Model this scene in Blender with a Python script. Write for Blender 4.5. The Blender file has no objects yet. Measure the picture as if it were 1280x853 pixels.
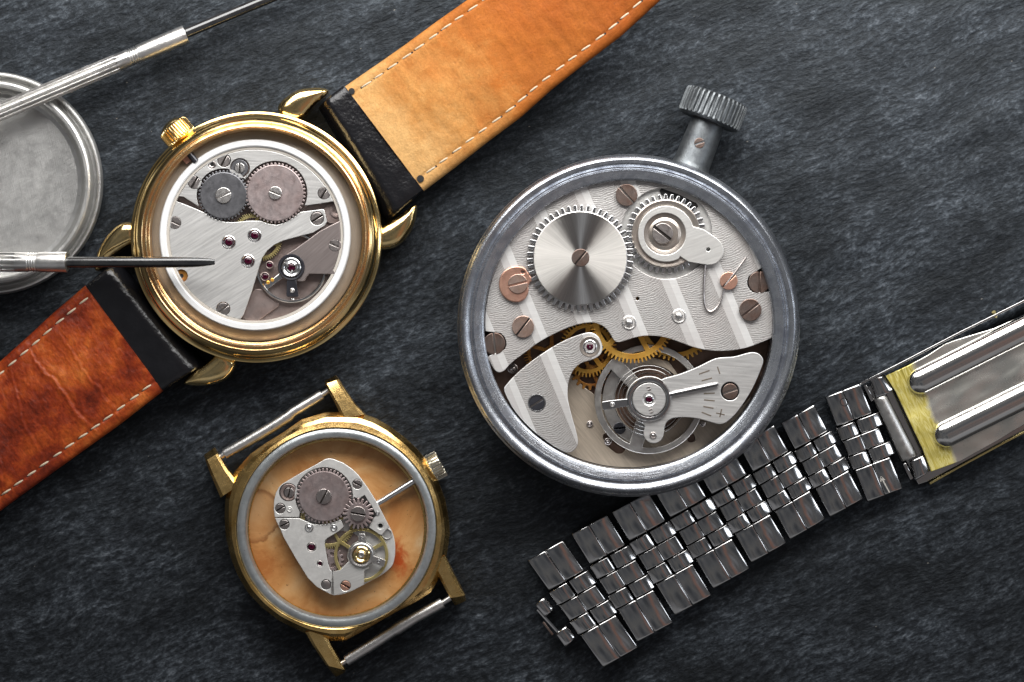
import bpy, bmesh, math, random
from mathutils import Vector, noise as mnoise
from mathutils.geometry import delaunay_2d_cdt, tessellate_polygon
random.seed(11)
SC = bpy.context.scene
COL = SC.collection
PI = math.pi
CAMZ = 40.0                       # camera height; 1 unit = 100 px of the photo at table level

def R(d): return math.radians(d)
def lin(c): return tuple(((v/255.0)/12.92 if v/255.0 <= .04045 else ((v/255.0+.055)/1.055)**2.4) for v in c)
def S(z): return (CAMZ - z/100.0)/CAMZ
def W(px, py, z): return ((px-640)/100.0*S(z), (426.5-py)/100.0*S(z), z/100.0)

# ------------------------------------------------------------------ node helpers
class NT:
    def __init__(s, name):
        s.m = bpy.data.materials.new(name); s.m.use_nodes = True
        s.t = s.m.node_tree; s.n = s.t.nodes; s.l = s.t.links
        s.bsdf = s.n['Principled BSDF']
    def node(s, typ, **kw):
        x = s.n.new(typ)
        for k, v in kw.items():
            if k.startswith('i_'): x.inputs[k[2:]].default_value = v
            else: setattr(x, k, v)
        return x
    def link(s, a, b): s.l.new(a, b)
    def coord(s, which='Object'): return s.node('ShaderNodeTexCoord').outputs[which]
    def mapping(s, vec, scale=(1,1,1), rot=(0,0,0), loc=(0,0,0)):
        if any(rot) and scale != (1, 1, 1):          # turn first, then stretch
            vec = s.mapping(vec, (1, 1, 1), tuple(-r for r in rot)); rot = (0, 0, 0)
        m = s.node('ShaderNodeMapping'); s.link(vec, m.inputs[0])
        m.inputs['Scale'].default_value = scale; m.inputs['Rotation'].default_value = rot; m.inputs['Location'].default_value = loc
        return m.outputs[0]
    def noise(s, vec, scale=5, detail=4, rough=.55, dist=0):
        x = s.node('ShaderNodeTexNoise'); s.link(vec, x.inputs['Vector'])
        x.inputs['Scale'].default_value = scale; x.inputs['Detail'].default_value = detail
        x.inputs['Roughness'].default_value = rough; x.inputs['Distortion'].default_value = dist
        return x.outputs['Fac']
    def ramp(s, fac, stops):
        x = s.node('ShaderNodeValToRGB'); s.link(fac, x.inputs[0])
        e = x.color_ramp.elements
        while len(e) < len(stops): e.new(.5)
        for k, (p, c) in enumerate(stops):
            e[k].position = p
            e[k].color = (c, c, c, 1) if not isinstance(c, (tuple, list)) else (*c[:3], 1)
        return x.outputs[0]
    def math(s, op, a, b=None, c=None, clamp=False):
        x = s.node('ShaderNodeMath', operation=op, use_clamp=clamp)
        for k, v in enumerate((a, b, c)):
            if v is None: continue
            if isinstance(v, (int, float)): x.inputs[k].default_value = v
            else: s.link(v, x.inputs[k])
        return x.outputs[0]
    def mix(s, fac, a, b, blend='MIX'):
        x = s.node('ShaderNodeMix', data_type='RGBA', blend_type=blend)
        for k, v in ((0, fac), (6, a), (7, b)):
            if isinstance(v, (int, float)): x.inputs[k].default_value = v if k == 0 else (v, v, v, 1)
            elif isinstance(v, (tuple, list)): x.inputs[k].default_value = (*v[:3], 1)
            else: s.link(v, x.inputs[k])
        return x.outputs[2]
    def bump(s, h, strength=.3, dist=.01, normal=None):
        x = s.node('ShaderNodeBump'); s.link(h, x.inputs['Height'])
        x.inputs['Strength'].default_value = strength; x.inputs['Distance'].default_value = dist
        if normal is not None: s.link(normal, x.inputs['Normal'])
        return x.outputs[0]
    def set(s, **kw):
        names = dict(color='Base Color', metal='Metallic', rough='Roughness', normal='Normal', spec='Specular IOR Level',
                     aniso='Anisotropic', arot='Anisotropic Rotation', tangent='Tangent', stint='Specular Tint', coat='Coat Weight', crough='Coat Roughness',
                     sheen='Sheen Weight', trans='Transmission Weight', ior='IOR', sss='Subsurface Weight', alpha='Alpha')
        for k, v in kw.items():
            i = s.bsdf.inputs[names[k]]
            if isinstance(v, (int, float)): i.default_value = v
            elif isinstance(v, (tuple, list)): i.default_value = (*v[:3], 1)
            else: s.link(v, i)
        return s.m

def metal(name, color, rough=.25, color2=None, wear=.35, metallic=1.0, scale=4.0, scratch=.06, grain=0.0):
    """worn metal: patches of tint, uneven polish, fine scratches and specks of grime"""
    t = NT(name); co = t.coord()
    c2 = color2 or tuple(v*.72 for v in color)
    n1 = t.noise(co, scale, 6, .62)
    col = t.mix(t.ramp(n1, [(.38, 0), (.68, 1)]), color, c2)
    sp = t.noise(co, scale*14, 3, .6)
    col = t.mix(t.ramp(sp, [(.66, 0), (.74, wear)]), col, tuple(v*.25 for v in color))
    rn = t.noise(co, scale*2.3, 5, .7)
    r = t.math('ADD', t.math('MULTIPLY', t.math('SUBTRACT', rn, .5), rough*1.2), rough, clamp=True)
    sv = t.noise(t.mapping(co, (6, 160, 6), (0, 0, .5)), 1, 3, .6)
    sv2 = t.noise(t.mapping(co, (140, 7, 6), (0, 0, .2)), 1, 3, .6)
    h = t.math('ADD', sv, sv2)
    if grain: h = t.math('ADD', h, t.math('MULTIPLY', t.noise(co, 70, 2, .6), grain))
    nb = t.bump(h, scratch, .01)
    return t.set(color=col, metal=metallic, rough=r, normal=nb)

def brushed(name, color, rough=.34, ang=0, metallic=.85, amt=.22, bumpv=.18, stain=None, freq=42):
    t = NT(name); co = t.coord()
    n = t.noise(t.mapping(co, (2.2, freq, 2), (0, 0, R(ang))), 1, 5, .7)
    big = t.noise(co, 2.3, 5, .6)
    f = t.ramp(n, [(.25, 1-amt*1.6), (.75, 1+amt*.5)])
    col = t.mix(1.0, color, f, 'MULTIPLY')
    st = stain or tuple(v*.8 for v in color)
    col = t.mix(t.ramp(big, [(.45, 0), (.75, .6)]), col, st)
    sp = t.noise(co, 55, 2, .5)
    col = t.mix(t.ramp(sp, [(.7, 0), (.78, .4)]), col, tuple(v*.3 for v in color))
    r = t.math('ADD', t.math('MULTIPLY', n, .12), rough-.06)
    return t.set(color=col, metal=metallic, rough=r, normal=t.bump(n, bumpv, .01))

M = {}
M['steel'] = metal('polished_steel', (.62, .62, .63), .16, (.5, .48, .47))
M['steel_satin'] = metal('satin_steel', (.66, .65, .63), .36, (.5, .48, .45), scratch=.12)
M['steel_bright'] = metal('bright_steel', (.8, .8, .8), .22)
M['link'] = metal('bracelet_steel', (.55, .545, .545), .12, (.46, .455, .45), scale=2.2, wear=.15, scratch=.008)
M['rib'] = metal('polished_rib', (.74, .735, .72), .13, (.66, .65, .63), scale=1.6, wear=.25, scratch=.02)
M['zinc'] = metal('dull_zinc', (.20, .215, .225), .44, (.12, .13, .14), scale=9, wear=.8, scratch=.2, grain=1.0, metallic=.85)
M['chrome'] = metal('worn_chrome', (.54, .555, .58), .30, (.38, .39, .42), scale=5, wear=.75, scratch=.10, grain=.5)
M['aluminium'] = metal('ferrule_aluminium', (.86, .85, .83), .34, (.68, .67, .65), scratch=.16, grain=.9)
M['gold'] = metal('polished_gold', (.98, .74, .36), .14, (.92, .64, .26), wear=.4, scratch=.05)
M['gold_worn'] = metal('worn_gold', (.74, .46, .24), .24, (.62, .30, .15), scale=7, wear=.6, scratch=.14, grain=.7)
M['gold_satin'] = metal('satin_gold', (.72, .46, .14), .36, (.52, .31, .10), scale=5, wear=.6, scratch=.16, grain=.8)
M['gold_dark'] = metal('old_gold', (.86, .59, .24), .25, (.62, .38, .12), scale=4, wear=.7, scratch=.12, grain=.5)
M['brass'] = metal('brass', (.92, .53, .11), .33, (.72, .34, .05), metallic=.6)
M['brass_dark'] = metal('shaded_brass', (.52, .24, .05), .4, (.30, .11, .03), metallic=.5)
M['brass_pale'] = metal('pale_brass', (.66, .56, .26), .35, (.48, .38, .15), metallic=.8)
M['copper'] = metal('copper', (.78, .46, .34), .33, (.60, .32, .24), scale=6, metallic=.85, wear=.6, scratch=.14)
M['bronze'] = metal('bronze_screw', (.27, .215, .19), .36, (.19, .12, .095), scale=8, wear=.6, scratch=.14, metallic=.9)
M['copper_grey'] = metal('tarnished_copper', (.56, .42, .36), .36, (.42, .28, .22), scale=9, wear=.6, scratch=.16, metallic=.9)
M['screw'] = metal('screw_steel', (.52, .48, .46), .33, (.38, .34, .33), scale=9, scratch=.16)
M['screw_light'] = metal('screw_nickel', (.78, .76, .74), .3, (.62, .6, .58), scale=9, scratch=.2)
M['blued'] = metal('blued_steel', (.05, .05, .06), .2, (.03, .03, .035), metallic=.35)
M['dark_wheel'] = metal('dark_wheel_steel', (.22, .22, .235), .38, (.15, .15, .16), scale=6, grain=.6, metallic=.85)
M['rose_wheel'] = metal('rosy_wheel_steel', (.46, .39, .385), .42, (.36, .28, .27), scale=5, grain=.8, metallic=.85)
M['plum'] = brushed('plum_brushed_steel', (.42, .36, .345), .38, 42, .85, .18, .14)
M['plum_base'] = metal('plum_base_plate', (.38, .31, .29), .42, (.27, .20, .18), scale=5, grain=.8, metallic=.8, scratch=.15)
M['nickel'] = brushed('brushed_nickel', (.88, .87, .85), .36, 31, .65, .22, .16, (.76, .75, .73))
M['nickel_h'] = brushed('brushed_nickel_level', (.84, .83, .81), .36, -4, .7, .26, .2, (.74, .72, .7))
M['nickel_d'] = brushed('brushed_nickel_click', (.85, .84, .81), .36, 20, .7, .12, .14, (.78, .76, .73))
M['matte_nickel'] = metal('grained_nickel', (.80, .79, .765), .42, (.70, .69, .67), scale=5, grain=1.2, scratch=.1, metallic=.6, wear=.2)
M['pillar'] = brushed('bronze_brushed_plate', (.58, .49, .39), .38, -52, .4, .2, .2, (.56, .46, .36))
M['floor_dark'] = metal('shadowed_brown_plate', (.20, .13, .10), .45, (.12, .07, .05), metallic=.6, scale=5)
M['shaft'] = metal('black_shaft', (.010, .0105, .012), .17, (.03, .03, .03), wear=.2, scratch=.05, metallic=0.0); M['shaft'].node_tree.nodes['Principled BSDF'].inputs['Specular IOR Level'].default_value = 1.0
M['lead'] = metal('grey_gasket', (.46, .49, .50), .34, (.34, .36, .37), scale=9, wear=.7, scratch=.14, grain=1.0, metallic=.75)

def plain(name, color, rough=.5, metallic=0, **kw):
    t = NT(name); co = t.coord()
    n = t.noise(co, 12, 5, .6)
    col = t.mix(t.ramp(n, [(.3, 0), (.75, .35)]), color, tuple(v*.7 for v in color))
    return t.set(color=col, rough=rough, metal=metallic, **kw)
M['black'] = plain('dark_recess', (.006, .005, .005), .6)
M['slot'] = plain('slot_shadow', (.035, .028, .024), .5, .5)
M['slot_bright'] = metal('slot_bright', (.62, .58, .54), .3)
M['white'] = plain('white_movement_ring', (.80, .80, .80), .45)
M['cream'] = plain('cream_ring', (.80, .74, .66), .3, .4)
M['beige'] = metal('beige_spacer', (.47, .39, .31), .42, (.43, .35, .27), metallic=.3, wear=.1, scratch=.02)
M['ruby'] = plain('ruby', (.045, .002, .014), .08, 0)
M['thread'] = plain('linen_thread', (.56, .47, .34), .85)
M['hole'] = plain('needle_hole', (.03, .015, .01), .9)
M['mark'] = plain('engraved_line', (.16, .13, .10), .6, .3)
M['mark_light'] = plain('scratched_line', (.75, .72, .66), .4, .6)

def mat_sunray():
    """radial grinding: the surface normal leans a little to either side of every radius"""
    t = NT('sunray_steel'); co = t.coord()
    sep = t.node('ShaderNodeSeparateXYZ'); t.link(co, sep.inputs[0]); X, Y = sep.outputs[0], sep.outputs[1]
    an = t.math('ARCTAN2', Y, X)
    rr = t.math('SQRT', t.math('ADD', t.math('MULTIPLY', X, X), t.math('MULTIPLY', Y, Y)))
    def streak(freq, rad):
        cx = t.node('ShaderNodeCombineXYZ'); t.link(t.math('MULTIPLY', t.math('COSINE', an), freq), cx.inputs[0])
        t.link(t.math('MULTIPLY', t.math('SINE', an), freq), cx.inputs[1]); t.link(t.math('MULTIPLY', rr, rad), cx.inputs[2])
        return t.noise(cx.outputs[0], 1.0, 4, .8)
    tv = t.node('ShaderNodeCombineXYZ'); t.link(t.math('MULTIPLY', Y, -1.0), tv.inputs[0]); t.link(X, tv.inputs[1])
    nn = t.node('ShaderNodeVectorMath', operation='NORMALIZE'); t.link(tv.outputs[0], nn.inputs[0])
    n = streak(26, 1.5)
    col = t.mix(1.0, (.68, .655, .62), t.ramp(n, [(.3, .80), (.7, 1.05)]), 'MULTIPLY')
    sp = t.noise(co, 60, 2, .5)
    col = t.mix(t.ramp(sp, [(.72, 0), (.8, .5)]), col, (.9, .9, .9))
    return t.set(color=col, metal=1.0, rough=t.math('ADD', t.math('MULTIPLY', n, .22), .23), aniso=1.0, tangent=nn.outputs[0])
M['sunray'] = mat_sunray()

def mat_turned(name, color, rough, rings=70, c2=None, bumpv=.3):
    """concentric turning marks around the object's own axis"""
    t = NT(name); co = t.coord()
    sep = t.node('ShaderNodeSeparateXYZ'); t.link(co, sep.inputs[0])
    rr = t.math('SQRT', t.math('ADD', t.math('MULTIPLY', sep.outputs[0], sep.outputs[0]), t.math('MULTIPLY', sep.outputs[1], sep.outputs[1])))
    an = t.math('ARCTAN2', sep.outputs[1], sep.outputs[0])
    cx = t.node('ShaderNodeCombineXYZ'); t.link(t.math('MULTIPLY', rr, rings), cx.inputs[0]); t.link(t.math('MULTIPLY', an, 1.6), cx.inputs[1])
    n = t.noise(cx.outputs[0], 1.0, 5, .7)
    p = t.noise(co, 6, 6, .65); g = t.noise(co, 60, 3, .6)
    cc = t.mix(t.ramp(p, [(.4, 0), (.66, 1)]), color, c2 or tuple(v*.7 for v in color))
    cc = t.mix(1.0, cc, t.ramp(n, [(.3, .75), (.7, 1.1)]), 'MULTIPLY')
    cc = t.mix(t.ramp(g, [(.64, 0), (.74, .4)]), cc, tuple(v*.3 for v in color))
    h = t.math('ADD', n, t.math('MULTIPLY', g, .25))
    return t.set(color=cc, metal=.95, rough=t.math('ADD', t.math('MULTIPLY', p, .2), rough-.1), normal=t.bump(h, bumpv, .01))
M['bezel'] = mat_turned('turned_chrome', (.62, .65, .70), .27, 85, (.36, .38, .43), .34)
M['dish'] = metal('case_back_steel', (.64, .635, .62), .36, (.58, .575, .56), scale=2.4, wear=.6, scratch=.22, grain=.3, metallic=.85)
M['wheel_bevel'] = mat_turned('turned_wheel', (.66, .60, .54), .32, 60, (.54, .46, .40), .2)
M['gold_ring'] = mat_turned('turned_gold', (.95, .69, .36), .2, 45, (.84, .50, .25), .2)

def mat_stripes():
    t = NT('striped_nickel'); co = t.coord()
    sep = t.node('ShaderNodeSeparateXYZ'); t.link(co, sep.inputs[0]); X, Y = sep.outputs[0], sep.outputs[1]
    s = t.math('ADD', t.math('MULTIPLY', X, .924), t.math('MULTIPLY', Y, .383))
    tt = t.math('SUBTRACT', t.math('MULTIPLY', X, .383), t.math('MULTIPLY', Y, .924))
    per = .575
    fr = t.math('FRACT', t.math('ADD', t.math('DIVIDE', t.math('SUBTRACT', s, .079), per), 40.5))
    d = t.math('ABSOLUTE', t.math('SUBTRACT', fr, .5))                 # 0 centre of smooth band .. .5 centre of rough band
    smooth = t.ramp(d, [(.145, 1), (.155, 0)])
    q = t.math('MULTIPLY', t.math('SUBTRACT', .5, d), per)             # distance from the rough band's middle
    fr2 = t.math('SUBTRACT', t.math('FRACT', t.math('ADD', fr, .5)), .5)
    nz = t.noise(co, 4.5, 2, .5); nz2 = t.noise(co, 30, 2, .5)
    ph = t.math('ADD', tt, t.math('MULTIPLY', t.math('MULTIPLY', q, q), 1.3))
    ph = t.math('ADD', ph, t.math('MULTIPLY', nz, .09))
    ph = t.math('ADD', ph, t.math('MULTIPLY', nz2, .030))
    wv = t.math('SINE', t.math('MULTIPLY', ph, 2*PI/.027))
    am = t.ramp(t.noise(co, 16, 3, .6), [(.36, .25), (.6, 1.0)])
    wv = t.math('MULTIPLY', t.math('MULTIPLY', wv, am), t.math('SUBTRACT', 1.0, smooth))
    br = t.noise(t.mapping(co, (3, 110, 3), (0, 0, R(3))), 1, 4, .7)
    h = t.math('ADD', t.math('MULTIPLY', wv, .5), t.math('MULTIPLY', br, .25))
    base = t.mix(smooth, (.61, .595, .58), (.97, .96, .94))
    base = t.mix(t.math('MULTIPLY', t.ramp(fr2, [(0, 0), (.36, 1)]), .30), base, (.48, .43, .41))  # shading gradient across each rough band, painted into the colour
    base = t.mix(1.0, base, t.ramp(br, [(.25, .86), (.75, 1.04)]), 'MULTIPLY')
    low = t.ramp(wv, [(0, .0), (.6, 0)])
    cre = t.math('MULTIPLY', t.math('MULTIPLY', t.math('LESS_THAN', wv, -.30), .62), 1.0)
    base = t.mix(cre, base, (.30, .27, .255))
    big = t.noise(co, 1.6, 4, .6)
    base = t.mix(t.ramp(big, [(.5, 0), (.75, .35)]), base, (.62, .56, .54))
    return t.set(color=base, metal=.6, rough=.40, normal=t.bump(h, .22, .010))
M['stripes'] = mat_stripes()

def mat_slate():
    t = NT('slate'); co = t.coord()
    base = t.mapping(co, (1, 1, 1), (0, 0, R(-23)))
    warp = t.noise(co, .45, 2, .5)
    wv = t.node('ShaderNodeCombineXYZ'); t.link(t.math('MULTIPLY', warp, .40), wv.inputs[1])
    add = t.node('ShaderNodeVectorMath', operation='ADD'); t.link(base, add.inputs[0]); t.link(wv.outputs[0], add.inputs[1])
    v = add.outputs[0]
    g1 = t.noise(t.mapping(v, (1.5, 3.6, 1)), 1.0, 9, .68)
    g2 = t.noise(t.mapping(v, (6.0, 15, 1), loc=(3, 1, 0)), 1.0, 5, .62)
    g3 = t.noise(t.mapping(v, (17, 30, 1), (0, 0, R(6)), loc=(1, 7, 0)), 1.0, 3, .65)
    big = t.noise(t.mapping(co, (1, 1.7, 1), (0, 0, R(20))), .6, 5, .6)
    s = t.math('ADD', t.math('MULTIPLY', g1, .22), t.math('ADD', t.math('MULTIPLY', g2, .44), t.math('MULTIPLY', g3, .34)))
    col = t.ramp(s, [(.37, (.0034, .0040, .0050)), (.46, (.0095, .0112, .0138)), (.53, (.027, .0318, .0385)), (.60, (.070, .080, .093)), (.69, (.17, .187, .208))])
    col = t.mix(t.ramp(big, [(.38, 0), (.62, 1)]), t.mix(1.0, col, .30, 'MULTIPLY'), t.mix(1.0, col, 1.15, 'MULTIPLY'))
    spk = t.node('ShaderNodeTexVoronoi'); t.link(t.mapping(v, (1, 1.8, 1)), spk.inputs['Vector']); spk.inputs['Scale'].default_value = 3.2
    rnd = t.node('ShaderNodeSeparateColor'); t.link(spk.outputs['Color'], rnd.inputs[0])
    hit = t.math('MULTIPLY', t.math('LESS_THAN', spk.outputs['Distance'], .04), t.math('GREATER_THAN', rnd.outputs[0], .76))
    col = t.mix(t.math('MULTIPLY', hit, .55), col, (.26, .24, .21))
    h = t.math('ADD', t.math('MULTIPLY', g1, .55), t.math('ADD', t.math('MULTIPLY', g2, .55), t.math('MULTIPLY', g3, .26)))
    r = t.math('ADD', t.math('MULTIPLY', g2, .3), .36)
    return t.set(color=col, rough=r, spec=.30, stint=(.84, .92, 1.0), normal=t.bump(h, .36, .07))
M['slate'] = mat_slate()

def mat_tan():
    t = NT('tan_leather_lining'); co = t.coord()
    sep = t.node('ShaderNodeSeparateXYZ'); t.link(co, sep.inputs[0])
    along = t.math('ADD', t.math('MULTIPLY', sep.outputs[0], .78), t.math('MULTIPLY', sep.outputs[1], .62))
    n = t.noise(co, 1.8, 6, .65); f = t.noise(co, 30, 5, .75); f2 = t.noise(t.mapping(co, (14, 50, 10), (0, 0, R(50))), 1, 3, .6)
    k = t.math('ADD', along, t.math('MULTIPLY', t.math('SUBTRACT', n, .5), 3.0))
    col = t.ramp(t.math('ADD', t.math('MULTIPLY', k, .27), .46), [(0, (.62, .355, .135)), (.20, (.52, .235, .064)), (.44, (.42, .130, .022)), (1, (.30, .066, .008))])
    col = t.mix(1.0, col, t.ramp(f, [(.25, .78), (.75, 1.16)]), 'MULTIPLY')
    sp = t.noise(co, 8, 3, .5)
    col = t.mix(t.ramp(sp, [(.70, 0), (.76, .6)]), col, (.16, .05, .015))
    wr = t.noise(t.mapping(co, (1.2, 7, 2), (0, 0, R(128))), 1, 4, .6)
    h = t.math('ADD', t.math('ADD', f, t.math('MULTIPLY', f2, .5)), t.math('MULTIPLY', wr, 1.4))
    return t.set(color=t.mix(1.0, col, t.ramp(wr, [(.3, .84), (.7, 1.1)]), 'MULTIPLY'), rough=.60, spec=.2, normal=t.bump(h, .45, .016))
M['tan'] = mat_tan()

def mat_brown():
    t = NT('brown_leather_lining'); co = t.coord()
    n = t.noise(co, 1.7, 7, .68); f = t.noise(co, 26, 5, .75)
    fi = t.noise(t.mapping(co, (9, 34, 9), (0, 0, R(-52))), 1, 5, .7)
    col = t.ramp(n, [(.34, (.075, .008, .003)), (.46, (.22, .026, .005)), (.58, (.37, .064, .009)), (.74, (.56, .16, .03))])
    col = t.mix(1.0, col, t.ramp(fi, [(.3, .7), (.7, 1.25)]), 'MULTIPLY')
    col = t.mix(1.0, col, t.ramp(f, [(.3, .8), (.7, 1.15)]), 'MULTIPLY')
    h = t.math('ADD', f, fi)
    return t.set(color=col, rough=.36, spec=.34, coat=.10, crough=.28, normal=t.bump(h, .40, .018))
M['brown'] = mat_brown()

def mat_black_leather():
    t = NT('black_leather'); co = t.coord()
    v = t.node('ShaderNodeTexVoronoi', feature='SMOOTH_F1'); t.link(co, v.inputs['Vector']); v.inputs['Scale'].default_value = 26
    f = t.noise(co, 34, 4, .7); n = t.noise(co, 5, 4, .6)
    h = t.math('ADD', t.math('MULTIPLY', v.outputs['Distance'], .9), t.math('MULTIPLY', f, .7))
    r = t.math('ADD', t.math('MULTIPLY', n, .12), .17)
    return t.set(color=t.mix(n, (.004, .004, .005), (.010, .010, .012)), rough=r, spec=.5, normal=t.bump(h, .22, .02))
M['leather'] = mat_black_leather()

def mat_dial():
    t = NT('orange_stained_dial'); co = t.coord()
    sep = t.node('ShaderNodeSeparateXYZ'); t.link(co, sep.inputs[0])
    n = t.noise(co, 1.3, 7, .60, .7); n2 = t.noise(co, 5, 6, .7, .5); n3 = t.noise(co, 40, 3, .6)
    col = t.ramp(n, [(.34, (.46, .165, .042)), (.45, (.62, .29, .095)), (.55, (.72, .39, .155)), (.68, (.82, .56, .30))])
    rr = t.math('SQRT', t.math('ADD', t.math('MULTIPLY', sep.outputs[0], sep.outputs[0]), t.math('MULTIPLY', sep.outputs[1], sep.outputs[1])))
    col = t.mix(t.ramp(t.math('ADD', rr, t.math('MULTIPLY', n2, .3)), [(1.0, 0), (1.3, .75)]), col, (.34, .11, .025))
    # rust blot beside the movement
    dx = t.math('SUBTRACT', sep.outputs[0], .77); dy = t.math('ADD', sep.outputs[1], .36)
    bl = t.math('SQRT', t.math('ADD', t.math('MULTIPLY', t.math('MULTIPLY', dx, dx), 4.0), t.math('MULTIPLY', dy, dy)))
    col = t.mix(t.ramp(t.math('ADD', bl, t.math('MULTIPLY', n2, .80)), [(.44, .95), (.66, 0)]), col, (.45, .065, .007))
    # tide mark of a dried stain on the left
    dx2 = t.math('ADD', sep.outputs[0], .98); dy2 = t.math('ADD', sep.outputs[1], -.18)
    rg = t.math('ADD', t.math('SQRT', t.math('ADD', t.math('MULTIPLY', dx2, dx2), t.math('MULTIPLY', dy2, dy2))), t.math('MULTIPLY', n, .45))
    col = t.mix(t.ramp(rg, [(.0, .5), (.54, .35), (.56, .0)]), col, (.60, .29, .12))
    col = t.mix(t.math('MULTIPLY', t.ramp(rg, [(.50, 0), (.55, 1), (.575, 0)]), .7), col, (.26, .085, .02))
    sp = t.noise(co, 22, 3, .5)
    col = t.mix(t.ramp(sp, [(.69, 0), (.74, .6)]), col, (.12, .04, .012))
    r = t.math('ADD', t.math('MULTIPLY', n2, .3), .2)
    return t.set(color=col, rough=r, metal=.12, spec=.5, coat=.3, crough=.25, normal=t.bump(t.math('ADD', n2, t.math('MULTIPLY', n3, .3)), .25, .02))
M['dial'] = mat_dial()

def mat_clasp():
    """polished steel; a yellow reflection with wavy lines is painted over the hinge end (object origin)"""
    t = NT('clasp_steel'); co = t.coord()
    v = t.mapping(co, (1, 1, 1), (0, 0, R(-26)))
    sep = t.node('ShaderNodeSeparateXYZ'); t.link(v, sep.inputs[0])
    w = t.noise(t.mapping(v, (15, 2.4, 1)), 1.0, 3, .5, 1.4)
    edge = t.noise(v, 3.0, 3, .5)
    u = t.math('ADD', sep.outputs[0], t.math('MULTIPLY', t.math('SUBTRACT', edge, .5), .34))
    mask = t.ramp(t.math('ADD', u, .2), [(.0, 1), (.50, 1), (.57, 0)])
    yel = t.ramp(w, [(.30, (.36, .29, .05)), (.43, (.66, .55, .13)), (.50, (.86, .77, .32)), (.56, (.58, .48, .10)), (.66, (.80, .70, .25))])  # colours of the painted yellow reflection
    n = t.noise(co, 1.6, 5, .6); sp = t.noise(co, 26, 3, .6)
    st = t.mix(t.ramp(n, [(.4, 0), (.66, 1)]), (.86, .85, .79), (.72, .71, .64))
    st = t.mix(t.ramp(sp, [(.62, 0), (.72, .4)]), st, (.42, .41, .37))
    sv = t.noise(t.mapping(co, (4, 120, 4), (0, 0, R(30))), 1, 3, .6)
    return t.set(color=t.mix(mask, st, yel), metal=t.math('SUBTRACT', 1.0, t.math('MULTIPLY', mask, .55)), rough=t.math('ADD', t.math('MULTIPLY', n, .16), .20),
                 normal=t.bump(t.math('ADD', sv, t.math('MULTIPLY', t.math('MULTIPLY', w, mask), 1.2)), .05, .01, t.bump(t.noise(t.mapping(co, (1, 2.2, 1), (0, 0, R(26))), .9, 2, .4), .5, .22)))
M['clasp'] = mat_clasp()

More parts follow.
